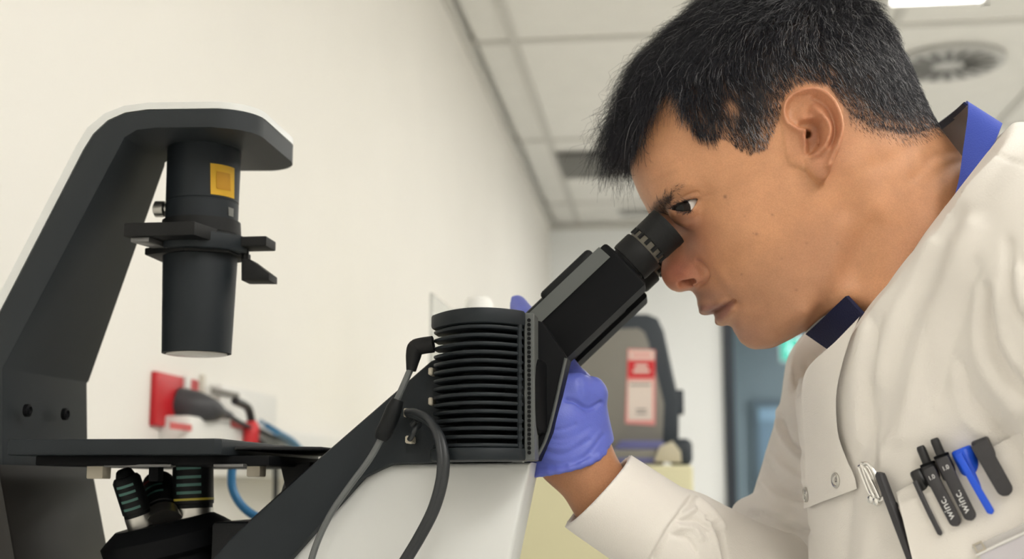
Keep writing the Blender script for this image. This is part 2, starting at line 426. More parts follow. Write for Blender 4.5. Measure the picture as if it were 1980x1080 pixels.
for a, b in (((-.045, .03), (-.05, -.01)), ((-.05, -.01), (-.03, -.03)), ((-.03, -.03), (-.045, -.055)), ((-.05, -.01), (-.068, -.03)), ((-.045, .025), (-.025, .008)), ((-.045, .025), (-.066, .012))):
    tube(bm, [(c[0] - .015 + a[0], 9.286, c[2] + a[1]), (c[0] - .015 + b[0], 9.286, c[2] + b[1])], .0045, 8, 0)
obj('figure', bm, mw, t)
bm = prism([(c[0] + .02, c[2] - .012), (c[0] + .07, c[2] - .012), (c[0] + .07, c[2] - .034), (c[0] + .112, c[2]), (c[0] + .07, c[2] + .034), (c[0] + .07, c[2] + .012), (c[0] + .02, c[2] + .012)], 9.287, 9.291)
obj('arrow', bm, M_green, t)
obj('rod', tube(bmesh.new(), [(c[0], 9.325, c[2] + .09), (c[0], 9.325, CEIL_Z + .12)], .008, 8, 0), M_vent, t)

# ================================================================== bench, microscope
M_black = mat('black_enamel', srgb(18, 20, 22), 0.5, spec=.25, noise=.05, nscale=20, bump=.06, bscale=900)
M_blk2 = mat('black_paint_slate', srgb(33, 38, 42), 0.5, spec=.25, noise=.04, nscale=20, bump=.05, bscale=900)
M_slate = mat('slate_band', srgb(86, 89, 88), 0.5)
M_rub = mat('black_rubber', srgb(19, 20, 21), 0.6, spec=.3, bump=.08, bscale=700)
M_anod = mat('black_anodised', srgb(14, 15, 17), 0.6, spec=.12)
M_steel = mat('satin_steel', (.55, .54, .51), 0.35, metal=1.0)
M_greym = mat('grey_metal', (.16, .16, .16), 0.4, metal=.6)
M_cream = mat('scope_white', (.66, .67, .655), 0.35, noise=.02, nscale=5)
M_bench = mat('bench_laminate', (.72, .71, .68), 0.35, noise=.03, nscale=12)
M_cab = mat('cream_cabinet', srgb(214, 209, 172), 0.45, noise=.02, nscale=4)
M_beige = mat('beige_tab', srgb(190, 182, 165), .5)
M_cable = mat('cable_black', srgb(40, 43, 46), .38); M_cableg = mat('cable_grey', srgb(92, 95, 95), .4)
def XZ(px, py, Y):
    p = at(px, py, Y); return (p[0], p[2])
def poly(pts, Y): return [XZ(x, y, Y) for x, y in pts]

BZ = 0.93
t = empty('lab_bench', (-.3, .9, 0), 'pale laminate lab bench along the white wall under the microscope', 'bench')
obj('worktop', bx((WALL_X + .005, .30, BZ - .03), (.02, 1.98, BZ), .003, 1), M_bench, t)
obj('carcass', bx((WALL_X + .03, .34, .08), (-.05, 1.94, BZ - .03)), M_cream, t)
obj('plinth', bx((WALL_X + .05, .36, 0), (-.09, 1.92, .08)), M_dark, t)

NY, FY, MY = .895, 1.03, .96
sc = empty('microscope', (-.3, MY, BZ), 'black and white inverted microscope on the bench, the man looking into its eyepieces', 'microscope')
# stand arm with its lamp head
outer = [(-290, 1140), (-160, 905), (0, 600), (160, 290), (180, 258), (208, 232), (242, 217), (285, 211), (470, 209)]
inner = [(470, 246), (300, 248), (264, 252), (241, 266), (5, 712), (5, 1140)]
po = poly(outer, NY); pi = poly(inner, NY)
for k in (-1,): po[k] = (-.304, po[k][1])
pi[0] = (-.304, pi[0][1])
bm = prism(po + pi, NY, FY)
zb_, zt_ = XZ(5, 712, NY)[1], XZ(200, 290, NY)[1]; xh_ = XZ(275, 230, NY)[0]
def far_y(x, z):      # the arm narrows upwards, then widens again into the lamp head
    if x > xh_: return FY
    return 1.036 + (.974 - 1.036) * min(1, max(0, (z - zb_) / (zt_ - zb_)))
for v in bm.verts:
    if v.co.y > FY - 1e-4: v.co.y = far_y(v.co.x, v.co.z)
bmesh.ops.triangulate(bm, faces=[f for f in bm.faces if len(f.verts) > 4 and f.calc_center_median().y > .93])
es = [e for e in bm.edges if all(v.co.x > -.306 for v in e.verts) and abs(e.verts[0].co.y - e.verts[1].co.y) < 1e-6]
bmesh.ops.bevel(bm, geom=es, offset=.032, segments=8, profile=.5, affect='EDGES')
es = [e for e in bm.edges if len(e.link_faces) == 2 and e.calc_face_angle(0) > .6 and abs(e.verts[0].co.y - e.verts[1].co.y) < 1e-6]
bmesh.ops.bevel(bm, geom=es, offset=.0022, segments=2, profile=.5, affect='EDGES')
M_arm = mat('arm_charcoal', srgb(43, 47, 50), 0.5, noise=.04, nscale=20, bump=.05, bscale=900, spec=.25)
arm = obj('stand_arm', bm, M_arm, sc)
cov = poly([(-175, 905), (-16, 596), (147, 282), (169, 246), (202, 219), (240, 204), (287, 198), (462, 196)], NY + .001); cov[-1] = (-.3036, cov[-1][1])
low = poly([(462, 209), (285, 211), (242, 217), (208, 232), (180, 258), (160, 290), (0, 600), (-160, 905)], NY + .001); low[0] = (-.3036, low[0][1])
bm = prism(cov + low, NY + .001, FY - .001)
for v in bm.verts:
    if v.co.y > FY - .002: v.co.y = far_y(v.co.x, v.co.z) - .001
es = [e for e in bm.edges if all(v.co.x > -.310 for v in e.verts) and abs(e.verts[0].co.y - e.verts[1].co.y) < 1e-6]
bmesh.ops.bevel(bm, geom=es, offset=.032, segments=8, profile=.5, affect='EDGES')
tag(obj('arm_cover', bm, M_cream, sc), 'white cover strip along the back and top of the arm')
for px, py in ((52, 793), (125, 800)):
    p = atx(px, py, pi[-1][0]); bm = lathe(bmesh.new(), p - np.array((.001, 0, 0)), (1, 0, 0), [(0, .0048), (.003, .0048), (.004, .003), (.0025, .002)], 16); obj('bolt', bm, M_anod, sc)
# foot block under the stage, base on the bench
pf = [XZ(-290, 1140, NY), (pi[-1][0] + .002, pi[-1][1]), XZ(172, 903, FY), XZ(205, 1082, FY), (XZ(235, 1140, FY)[0], BZ), (-.60, BZ)]
pf = [(-.60, XZ(0, 905, NY)[1]), XZ(170, 903, FY), XZ(203, 1078, FY), (XZ(240, 1140, FY)[0], BZ + .02), (-.60, BZ + .02)]
obj('rear_column', prism(pf, NY - .01, FY + .01, .003), mat('column_black', srgb(26, 24, 22), .5), sc)
obj('base', prism([(-.61, BZ), (-.05, BZ), (-.05, BZ + .05), (-.10, BZ + .075), (-.61, BZ + .075)], NY - .02, FY + .02, .006), M_cream, sc)

# condenser column
cp = at(395, 300, MY); cx = cp[0]
def col(py, rpx):   # a point of the axis at this pixel row, radius in pixels
    y = py; z = CAM_H + (atx(395, py, cx)[2] - CAM_H)
    p = np.array((cx, MY, at(395, py, MY)[2])); return p, rpx * mpp(p)
def stack(name, rows, m, parent=sc, n=56, label=None):
    bm = bmesh.new(); p0, _ = col(rows[0][0], 10); prof = []
    for py, r in rows:
        p, rr = col(py, r); prof.append((p0[2] - p[2], rr))
    lathe(bm, p0, (0, 0, -1), prof, n); o = obj(name, bm, m, parent)
    if label: o['label'] = label
    return o
stack('lamp_collar', [(240, 76), (280, 76), (283, 73), (284, 69)], M_rub)
lh = stack('lamp_housing', [(275, 70), (392, 69), (393, 67.5), (395, 67.5), (396, 69), (450, 69)], M_blk2)
stack('condenser_ring', [(430, 74), (455, 76), (458, 82), (474, 82), (476, 70), (492, 70)], M_rub)
stack('condenser_tube', [(484, 70), (490, 71), (676, 66), (683, 66), (684, 62), (680, 60)], M_blk2)
p, r = col(684, 58)
obj('lens', lathe(bmesh.new(), p, (0, 0, -1), [(-.004, r), (.0005, r), (.0012, r * .6), (.0014, .001)], 48), mat('lens_white', (.75, .72, .66), .15), sc)
# thumb screw at the left of the housing
pk = at(316, 404, MY); obj('thumb_screw', lathe(bmesh.new(), pk + np.array((.02, 0, 0)), (-1, 0, 0), [(0, .004), (.018, .004), (.019, .0065), (.026, .0065), (.027, .005)], 20), M_steel, sc)
# yellow warning sticker wrapped on the housing
def wrap(px0, px1, py0, py1, off=.0006, n=10):
    V = []; 
    for py in (py0, py1):
        p, r = col(py, 69.3)
        for k in range(n + 1):
            px = px0 + (px1 - px0) * k / n
            q = at(px, py, MY); dx = np.clip((q[0] - cx), -r * .985, r * .985)
            V.append((cx + dx, MY - math.sqrt(r * r - dx * dx) - off, p[2]))
    bm = bmesh.new(); vs = [bm.verts.new(v) for v in V]
    for k in range(n): bm.faces.new((vs[k], vs[k + 1], vs[n + 2 + k], vs[n + 1 + k]))
    bmesh.ops.solidify(bm, geom=bm.faces[:], thickness=.0005)
    return bm
st = obj('sticker', wrap(428, 459, 331, 389), mat('sticker_yellow', srgb(250, 204, 62), .5), sc); st['label'] = 'yellow warning sticker'
obj('sticker_print', wrap(438, 455, 345, 377, .0014, 4), mat('sticker_print', srgb(226, 172, 48), .5), st)
obj('scale_print', wrap(452, 460, 408, 424, .001, 3), mat('scale_print', srgb(150, 150, 146), .5), sc)
# phase slider: near plate, curved guard, right lever, small bracket
zt = at(395, 432, MY)[2]
def plan(name, pts, z0, z1, m, bev=.001):   # pts in (x, y)
    bm = bmesh.new(); lo = [bm.verts.new((x, y, z0)) for x, y in pts]; hi = [bm.verts.new((x, y, z1)) for x, y in pts]; n = len(pts)
    f0 = bm.faces.new(lo); f1 = bm.faces.new(hi[::-1])
    for i in range(n): bm.faces.new((lo[i], hi[i], hi[(i + 1) % n], lo[(i + 1) % n]))
    bm.normal_update()
    if bev: bmesh.ops.bevel(bm, geom=list(f0.edges) + list(f1.edges), offset=bev, segments=2, profile=.5, affect='EDGES')
    return obj(name, bm, m, sc)
yA = .905
xa, xb = at(240, 440, yA)[0], at(376, 440, yA)[0]
plan('slider_plate', [(xa, yA), (xb, yA), (xb + .004, yA + .02), (xb + .012, MY), (xa + .05, MY + .035), (xa + .02, MY + .005), (xa + .002, yA + .02)], at(300, 456, yA)[2], at(300, 429, yA)[2], M_rub)
plan('slider_lip', [(xa + .004, yA + .004), (xa + .018, yA + .004), (xa + .022, yA + .03), (xa + .01, yA + .03)], at(260, 466, yA)[2], at(260, 452, yA)[2], M_greym, .0005)
ga = []
for k in range(15):
    a = math.radians(-115 + 115 * k / 14); ga.append((cx + .0385 * math.cos(a), MY + .0385 * math.sin(a)))
gb = [(cx + .031 * math.cos(math.radians(-115 + 115 * k / 14)), MY + .031 * math.sin(math.radians(-115 + 115 * k / 14))) for k in range(15)][::-1]
plan('slider_guard', ga + gb, at(440, 476, .925)[2], at(440, 444, .925)[2], M_blk2)
xl = at(470, 470, MY)[0]; xr = at(524, 470, MY)[0]
plan('slider_lever', [(xl, MY - .012), (xr, MY - .012), (xr, MY + .012), (xl, MY + .012)], at(490, 481, MY)[2], at(490, 462, MY)[2], M_rub)
plan('lower_plate', [(at(298, 490, MY)[0], MY - .018), (cx, MY - .034), (cx + .03, MY - .02), (cx + .034, MY + .02), (cx, MY + .035), (at(298, 490, MY)[0], MY + .018)], at(330, 500, MY)[2], at(330, 486, MY)[2], M_rub)
obj('spring_pin', tube(bmesh.new(), [at(310, 472, .945), at(335, 470, .945)], .0032, 12, 0), M_steel, sc)
bm = prism(poly([(466, 500), (482, 500), (520, 528), (520, 541), (466, 541)], MY - .01), MY - .01, MY + .012, .001); obj('lower_bracket', bm, M_rub, sc)
obj('bracket_stem', tube(bmesh.new(), [at(474, 478, MY), at(474, 505, MY)], .003, 10, 0), M_rub, sc)

# stage
SY0, SY1 = .85, 1.10
z1 = at(200, 848, SY0)[2]; z0 = at(200, 879, SY0)[2]
x0 = at(15, 860, SY0)[0]; x1 = at(425, 860, SY0)[0]
def planz(name, pts, za, zb, m, bev=.001): return plan(name, pts, za, zb, m, bev)
hole = []
stage = planz('stage', [(x0, SY0), (x1 - .004, SY0), (x1, SY0 + .004), (x1, SY1), (x0, SY1)], z0, z1, M_blk2, .0015)
stage['label'] = 'flat black stage plate'
planz('stage_wing', [(x1, SY0 + .03), (x1 + .055, SY0 + .06), (x1 + .055, SY1), (x1, SY1)], z0 + .004, z1 - .004, M_black, .001)
planz('stage_carriage', [(x0 + .015, SY0 + .012), (x1 + .025, SY0 + .03), (x1 + .03, SY1 - .03), (x0 + .015, SY1 - .03)], at(300, 899, SY0 + .012)[2], z0, M_anod, .001)
for (px, py, px1, py1, Y) in ((166, 902, 199, 925, .90), (476, 900, 503, 921, .91)):
    a, b = at(px, py1, Y), at(px1, py, Y); obj('stage_clamp', bx((a[0], Y, a[2]), (b[0], Y + .015, b[2] + .004), .001), M_beige, sc)
a, b = at(286, 930, .91), at(307, 900, .91); obj('carriage_stop', bx((a[0], .91, a[2]), (b[0], .92, b[2]), .0008), M_anod, sc)
for (q0, q1) in ((200, 330), (412, 470)):  # grey strips stand in for highlights on the underside of the stage
    a, b = at(q0, 901, SY0 + .02), at(q1, 896, SY0 + .02); obj('underside_highlight', bx((a[0], SY0 + .02, a[2] - .0005), (b[0], SY0 + .03, b[2]), .0005, 1), M_greym, sc)
bm = prism(poly([(540, 893), (600, 893), (592, 930), (568, 950), (552, 945)], .94), .94, 1.0, .001); obj('stage_bracket', bm, M_rub, sc)
obj('knob_shaft', tube(bmesh.new(), [at(562, 930, .95), at(545, 985, .95)], .0045, 12, 0), M_greym, sc)

# nosepiece and objectives
nax = np.array((-.20, -.10, .97)); nax /= np.linalg.norm(nax)
nc = at(322, 1034, MY - .005)
bm = lathe(bmesh.new(), nc - nax * .016, nax, [(0, .040), (.004, .047), (.016, .0485), (.020, .044), (.026, .036)], 64)
obj('nosepiece', bm, M_anod, sc)
for k in range(40):
    pass
bm = lathe(bmesh.new(), nc - nax * .034, nax, [(0, .036), (.018, .038)], 40); obj('nosepiece_hub', bm, M_black, sc)
M_teal = mat('teal_print', srgb(78, 120, 112), .5); M_yel = mat('yellow_ring', srgb(190, 175, 70), .5); M_maroon = mat('maroon_print', srgb(120, 50, 52), .5)
def objective(base, tip, r, bands, tipk=.5, marks=M_teal):
    base, tip = np.array(base), np.array(tip); d = tip - base; L = np.linalg.norm(d); d /= L
    o = obj('objective', lathe(bmesh.new(), base, d, [(L * .0, r * .86), (L * .02, r * .93), (L * .1, r * .95)] + [(L * .22, r * .95), (L * .23, r), (L * .80, r), (L * .86, r * .85), (L * .87, r * .7), (L * .97, r * tipk), (L, r * tipk * .7)], 40), M_black, sc)
    obj('mount', lathe(bmesh.new(), base, d, [(-.002, r * .97), (L * .16, r * .97)], 40), M_steel, o)
    for s, m in bands:
        if m is M_yel: obj('colour_ring', lathe(bmesh.new(), base + d * L * s, d, [(0, r * 1.012), (L * .035, r * 1.012)], 40), m, o)
        else:   # a printed line on the camera's side of the barrel
            u = np.cross(d, (0, 1, 0)); u /= np.linalg.norm(u); v = np.cross(d, u); v *= -np.sign(v[1]); bm = bmesh.new(); vs = []
            for ss in (s, s + .045):
                for k in range(7):
                    a = -.75 + 1.3 * k / 6; vs.append(bm.verts.new(Vector(base + d * L * ss + (u * math.sin(a) + v * math.cos(a)) * r * 1.01)))
            for k in range(6): bm.faces.new((vs[k], vs[k + 1], vs[k + 8], vs[k + 7]))
            obj('engraving', bm, m, o)
    return o
objective(at(374, 1002, MY), at(373, 878, MY), 39 * mpp(at(374, 1000, MY)), [(.28, M_yel), (.38, M_teal), (.50, M_teal), (.62, M_teal), (.76, M_teal)], .8)['label'] = 'black objective upright in the light path, yellow ring'
objective(at(272, 1012, .94), at(238, 906, .93), 27 * mpp(at(270, 1010, .94)), [(.3, M_teal), (.44, M_teal), (.58, M_teal), (.70, M_teal)], .55)['label'] = 'slim black objective leaning left'
objective(at(318, 1014, .945), at(306, 932, .985), 39 * mpp(at(310, 1000, .95)), [(.40, M_teal), (.55, M_teal), (.70, M_maroon)], .8)['label'] = 'short black objective with maroon lettering'

# body: white housing, slanted black neck, tube base behind the lamp
bm = prism(poly([(735, 900), (757, 896), (1027, 893), (988, 1082), (975, 1140), (520, 1140), (556, 1082), (700, 925)], .895), .895, .955, .004, 3)
obj('body_shell', bm, M_cream, sc)
bm = prism(poly([(832, 697), (1022, 610), (1026, 889), (757, 897), (702, 922), (556, 1086), (500, 1150), (350, 1150), (408, 1082), (442, 1042), (560, 935), (642, 862)], .885), .885, .926, .003, 2)
obj('neck', bm, M_blk2, sc)
sp = obj('side_plate', prism(poly([(1018, 612), (1050, 622), (1096, 690), (1062, 832), (1036, 889), (1018, 889)], .8855), .8855, .925, .0015, 2), M_anod, sc)
obj('plate_edge', tube(bmesh.new(), [at(1094, 692, .8855), at(1061, 832, .8855), at(1037, 886, .8855)], .0012, 8, 3), M_slate, sp)
obj('neck_core', prism(poly([(840, 720), (1000, 640), (1010, 700), (985, 895), (757, 897), (702, 922), (560, 1086), (500, 1150), (360, 1150), (410, 1082), (444, 1042), (562, 935), (644, 864)], .93), .925, 1.014, .003, 2), M_black, sc)
a = at(463, 1007, .94); b = at(525, 1007, .94)
obj('turret_mount', bx((at(425, 1060, .94)[0], .92, BZ + .05), (b[0] + .03, 1.0, a[2]), .003), M_black, sc)
xz = XZ(560, 1110, .90); obj('pedestal', bx((at(420, 1100, .9)[0], .90, BZ + .05), (at(960, 1100, .9)[0], 1.02, at(700, 1120, .9)[2]), .004), M_cream, sc)

# binocular head at 45 degrees, twice: near and far tube
def tube_set(dy):
    Y = MY + dy; ref = .928
    P = lambda px, py, yy=ref: at(px, py, yy) + np.array((0, Y - ref, 0))
    ax = P(1318, 471) * .5 + P(1256, 414) * .5 - (P(1186, 479) * .5 + P(1243, 543) * .5); L = np.linalg.norm(ax); ax /= L
    perp = P(1243, 543) - P(1186, 479); R = np.linalg.norm(perp) / 2
    st0 = (P(1186, 479) + P(1243, 543)) / 2
    hw = .0165
    # prism housing: section in (perp, y), swept along the axis
    e = np.array((ax[2], 0, -ax[0])); e = -e if e[0] < 0 else e           # across, pointing down right
    s0 = -.082; s1 = -.001
    sec = [(-.0225, .006), (-.0225, hw - .002), (-.020, hw), (.021, hw), (.021, -hw), (-.010, -hw), (-.0215, -hw + .008)]
    bm = bmesh.new(); rings = []
    for s in (s0, s1):
        rings.append([bm.verts.new(Vector(st0 + ax * s + e * a + np.array((0, b, 0)))) for a, b in sec])
    n = len(sec); f0 = bm.faces.new(rings[0]); f1 = bm.faces.new(rings[1][::-1])
    for i in range(n): bm.faces.new((rings[0][i], rings[1][i], rings[1][(i + 1) % n], rings[0][(i + 1) % n]))
    bm.normal_update(); bmesh.ops.bevel(bm, geom=list(f1.edges), offset=.003, segments=3, profile=.5, affect='EDGES')
    h = obj('tube_housing', bm, M_anod, sc)
    bm = bmesh.new(); q = [(-.0221, -hw + .0078), (-.0098, -hw - .0006)]; vs = []
    for s in (s0 + .004, s1 - .006):
        for a, b in q: vs.append(bm.verts.new(Vector(st0 + ax * s + e * (a - .0004) + np.array((0, b - .0002, 0)))))
    bm.faces.new((vs[0], vs[1], vs[3], vs[2])); obj('chamfer_band', bm, M_slate, h)
    ep = lathe(bmesh.new(), st0 - ax * .006, ax, [(0, R * .80), (.007, R * .86), (.0072, R * .97), (.009, R), (.0205, R), (.0215, R * .97), (.022, R * .9)], 56)
    o = obj('eyepiece', ep, M_rub, sc)
    bm = bmesh.new(); lathe(bm, st0 + ax * .014, ax, [(0, R * .88), (.0105, R * .88)], 56); obj('dioptre_ring', bm, mat('dioptre_grey', srgb(92, 88, 80), .4, metal=.4) if 'dioptre_grey' not in MATS else MATS['dioptre_grey'], o)
    for k in range(26):     # gripping ribs between collar and cup
        a = 2 * PI * k / 26; u, v, _ = frame_of(ax)
        if k % 2: continue
        c0 = Vector(st0 + ax * .0175) + (u * math.cos(a) + v * math.sin(a)) * R * .885
        obj('grip', tube(bmesh.new(), [c0, c0 + Vector(ax) * .0055], .0016, 6, 0), M_rub, o)
    cup = lathe(bmesh.new(), st0 + ax * .0225, ax, [(-.0005, R * .90), (0, R * .955), (.002, R * .975), (.018, R * .985), (L - .0245, R), (L - .0222, R * .98), (L - .0215, R * .93), (L - .0225, R * .86), (L - .03, R * .70)], 56)
    obj('eyecup', cup, M_rub, sc)
    obj('eye_lens', lathe(bmesh.new(), st0 + ax * (L - .013), ax, [(0, R * .72), (.001, R * .72), (.003, R * .3), (.0033, .0005)], 32), mat('eye_lens', (.02, .02, .03), .05) if 'eye_lens' not in MATS else MATS['eye_lens'], sc)
    return st0, ax, e, R
tube_set(.032); ST0, AX, EP, ER = tube_set(-.032)
# prism block joining the two tubes and stepping down to the neck
c0 = ST0 + np.array((0, .032, 0))
def slab(name, sec, s0, s1, y0, y1, m, bev=.003):
    bm = bmesh.new(); q = [(s0, sec[0]), (s1, sec[0]), (s1, sec[1]), (s0, sec[1])]
    lo = [bm.verts.new(Vector(c0 + AX * a + EP * b + np.array((0, y0, 0)))) for a, b in q]; hi = [bm.verts.new(Vector(c0 + AX * a + EP * b + np.array((0, y1, 0)))) for a, b in q]
    bm.faces.new(lo); bm.faces.new(hi[::-1])
    for i in range(4): bm.faces.new((lo[i], hi[i], hi[(i + 1) % 4], lo[(i + 1) % 4]))
    bm.normal_update(); bmesh.ops.bevel(bm, geom=bm.edges[:], offset=bev, segments=3, profile=.5, affect='EDGES')
    return obj(name, bm, m, sc)
slab('prism_block', (-.0285, .018), -.105, -.018, -.022, .035, M_black, .005)
slab('prism_cap', (-.0300, -.018), -.062, -.012, -.030, .030, M_black, .0035)
slab('prism_foot', (-.019, .020), -.135, -.083, -.030, .034, M_anod, .006)

# camera lamp: round-fronted finned housing
LY0 = .875
def xl(px, py=740, Y=.86): return at(px, py, Y)[0]
XL, XR = at(833, 740, .868)[0], at(1016, 740, .858)[0]
def front(n=20, inset=0.0):
    pts = []
    for k in range(n + 1):
        f = k / n; x = XL + inset + (XR - XL - 2 * inset) * f
        y = .868 - .014 * f - .028 * (1 - (2 * f - 1) ** 2) + inset
        pts.append((x, y))
    return pts
def lampz(py): return at(930, py, .836)[2]
def lamp_slab(name, py0, py1, inset=0, bev=.0012, m=M_blk2, xr=None, par=None):
    pts = front(20, inset); pts = pts + [(XR - inset, .884), (XL + inset, .884)]
    if xr is not None: pts = [(min(x, xr), y) for x, y in pts]
    bm = bmesh.new(); n = len(pts); za, zb = lampz(py1), lampz(py0)
    lo = [bm.verts.new((x, y, za)) for x, y in pts]; hi = [bm.verts.new((x, y, zb)) for x, y in pts]
    f0 = bm.faces.new(lo); f1 = bm.faces.new(hi[::-1])
    for i in range(n): bm.faces.new((lo[i], hi[i], hi[(i + 1) % n], lo[(i + 1) % n]))
    bm.normal_update()
    if bev: bmesh.ops.bevel(bm, geom=list(f0.edges) + list(f1.edges), offset=bev, segments=2, profile=.5, affect='EDGES')
    return obj(name, bm, m, par or sc)
lp = lamp_slab('lamp_core', 600, 888, .016, 0, M_anod)
lamp_slab('lamp_cap', 594, 624, 0, .002)
lamp_slab('lamp_foot', 864, 890, 0, .002)
for k in range(15):
    py = 630 + 16.4 * k
    lamp_slab('cooling_fin', py - 3.8, py + 3.8, .0015, .0011, M_blk2)
# end plate with a row of holes, small posts at the fin ends
bm = bmesh.new(); box(bm, np.array((XR - .001, .858, lampz(889))), np.array((XR + .006, .885, lampz(597))), .0008, 1)
ep = obj('end_plate', bm, M_slate, sc)
for k in range(30):
    z = lampz(612 + 9 * k); bm = lathe(bmesh.new(), (XR + .0025, .8572, z), (0, 1, 0), [(0, .0013), (.002, .0013)], 8); obj('vent_hole', bm, M_anod, ep)
for k in range(15):
    z = lampz(630 + 16.4 * k - 1); bm = lathe(bmesh.new(), (XR - .0035, .853, z - .0035), (0, 0, 1), [(0, .0018), (.007, .0018)], 10); obj('post', bm, M_blk2, sc)
# round coupling behind the lamp, with a bright rim
c = at(1028, 768, .885); bm = lathe(bmesh.new(), c, (1, -.25, 0), [(-.01, .026), (.006, .026), (.009, .0245), (.010, .022)], 56); obj('coupling', bm, M_anod, sc)
bm = lathe(bmesh.new(), c, (1, -.25, 0), [(.004, .0262), (.0048, .0266), (.0056, .0262)], 56, cap=False); obj('coupling_rim', bm, M_greym, sc)
# sockets on the neck
for px, py, w_, h_ in ((787, 797, 15, 17), (790, 849, 14, 15), (832, 717, 9, 15), (832, 775, 9, 15)):
    a, b = at(px - w_ / 2, py + h_ / 2, .872), at(px + w_ / 2, py - h_ / 2, .872); obj('socket', bx((a[0], .872, a[2]), (b[0], .886, b[2]), .0008, 1), M_beige, sc)

# cables
def cable(name, pts, r, m, label, group=None):
    o = obj(name, tube(bmesh.new(), pts, r, 12, 10), m); tag(o, label, 'cable', group); return o
cb = empty('lamp_cable', tuple(at(760, 820, .865)), 'thin grey cable with a thick strain relief, from the left of the finned lamp', 'cable')
obj('plug', tube(bmesh.new(), [at(838, 665, .868), at(812, 669, .868), at(803, 674, .868), at(799, 690, .868), at(795, 716, .867)], [.0058, .0058, .006, .0052, .0034], 14, 4), M_rub, cb)
obj('cord', tube(bmesh.new(), [at(796, 708, .867), at(780, 745, .866), at(764, 782, .866), at(750, 822, .866), at(735, 852, .866), at(714, 888, .866), at(674, 942, .866), at(640, 992, .866), at(614, 1046, .866), at(598, 1100, .866), at(592, 1160, .87), (at(592, 1160, .87)[0], .87, BZ + .03)], .0023, 10, 8), M_cableg, cb)
obj('strain_relief', tube(bmesh.new(), [at(769, 772, .866), at(762, 790, .866), at(752, 815, .866), at(741, 838, .866), at(736, 850, .866)], [.0042, .0056, .0058, .0056, .004], 14, 4), M_black, cb)
for k in range(2):
    o_ = 8 * k
    pts = [at(788 + o_ * .3, 797 + 3 * k, .872), at(806 + o_ * .3, 798 + 6 * k, .862), at(830 + o_ * .4, 812 + 6 * k, .85), at(846 + o_ * .7, 842 + 2 * k, .842), at(853 + o_, 885, .838), at(850 + o_, 930, .838), at(834 + o_, 985, .84), at(806 + o_, 1040, .845), at(770 + o_, 1100, .85), at(745 + o_, 1150, .86)]
    cable('power_cable', pts + [np.array((pts[-1][0], .86, BZ + .04))], .0029, M_cable, ('black cable looping down in front of the lamp, the inner of the pair', 'black cable looping down in front of the lamp, the outer of the pair')[k], 'paired black cables of the lamp')
cable('sensor_cable', [at(792, 849, .872), at(802, 832, .866), at(812, 818, .87), at(806, 812, .874), at(796, 822, .876)], .0019, M_cable, 'short black curl of cable beside the lower beige socket')
cable('hanging_cable', [at(453, 880, 1.2), at(448, 915, 1.2), at(450, 945, 1.2), at(466, 975, 1.2), at(492, 996, 1.2), at(530, 1008, 1.2), at(600, 1030, 1.2), at(680, 1090, 1.2), np.array((at(700, 1200, 1.2)[0], 1.2, BZ + .009)), np.array((at(760, 1200, 1.2)[0], 1.2, BZ + .009))], 8.5 * mpp(at(460, 950, 1.2)), mat('blue_cable', srgb(40, 105, 150), .4), 'thick blue cable curving under the stage behind the objectives')

# ------------------------------------------------------------------ wall trunking and power outlets
def wallp(px, py): return atx(px, py, WALL_X)
a, b = wallp(292, 717), wallp(371, 823)
zt_, zb_ = a[2], wallp(292, 823)[2]
so = empty('power_outlet', (WALL_X, (a[1] + b[1]) / 2, zb_), 'red power outlet plate on the white wall behind the stage', 'outlet')
obj('plate', bx((WALL_X, a[1], zb_), (WALL_X + .008, b[1], zt_), .002), mat('outlet_red', srgb(190, 30, 40), .35), so)
s_ = wallp(347, 746); obj('switch', bx((WALL_X + .007, s_[1] - .008, s_[2] - .013), (WALL_X + .013, s_[1] + .008, s_[2] + .013), .001), M_white, so)
pl = wallp(340, 786)
pg = empty('wall_plug', tuple(pl), 'dark grey plug pushed into the red outlet', 'plug')
bm = bmesh.new(); tube(bm, [(WALL_X + .006, pl[1] - .01, pl[2] + .004), (WALL_X + .03, pl[1] - .006, pl[2]), (WALL_X + .045, pl[1] + .01, pl[2] - .004), (WALL_X + .046, pl[1] + .045, pl[2] - .006), (WALL_X + .046, pl[1] + .08, pl[2] - .008)], [.021, .020, .015, .0075, .005], 16, 6)
obj('plug_body', bm, mat('plug_grey', srgb(62, 62, 66), .45), pg)
obj('flex', tube(bmesh.new(), [(WALL_X + .046, pl[1] + .075, pl[2] - .008), (WALL_X + .05, pl[1] + .13, pl[2] - .018), (WALL_X + .05, pl[1] + .22, pl[2] - .026), (WALL_X + .05, pl[1] + .40, pl[2] - .05), (WALL_X + .05, pl[1] + .62, pl[2] - .14)], .0035, 10, 6), M_cable, pg)
# trunking along the wall with a raised cover, dark label and red lettering strips
yb = wallp(320, 802)[1]; ye = 2.6; zt2 = wallp(330, 806)[2]; zb2 = zt2 - .075
tr = empty('wall_trunking', (WALL_X, yb, zb2), 'white cable trunking along the wall right of the red outlet', 'trunking')
obj('channel', bx((WALL_X, yb - .02, zb2), (WALL_X + .04, ye, zt2), .003), M_white, tr)
y2 = wallp(404, 760)[1]; z2t = wallp(404, 742)[2]
obj('raised_box', bx((WALL_X, y2, zt2 - .01), (WALL_X + .018, y2 + .26, z2t), .002), M_white, tr)
e_ = wallp(386, 770); obj('end_strip', bx((WALL_X, e_[1] - .005, zt2), (WALL_X + .006, e_[1] + .005, z2t + .01), .001), mat('strip_cream', (.66, .62, .54), .5), tr)
def strip(name, px0, py0, px1, h, m, X=WALL_X + .0405):
    a, b = atx(px0, py0, X), atx(px1, py0, X); obj(name, bx((X - .001, a[1], a[2] - h / 2), (X + .0008, b[1], a[2] + h / 2)), m, tr)
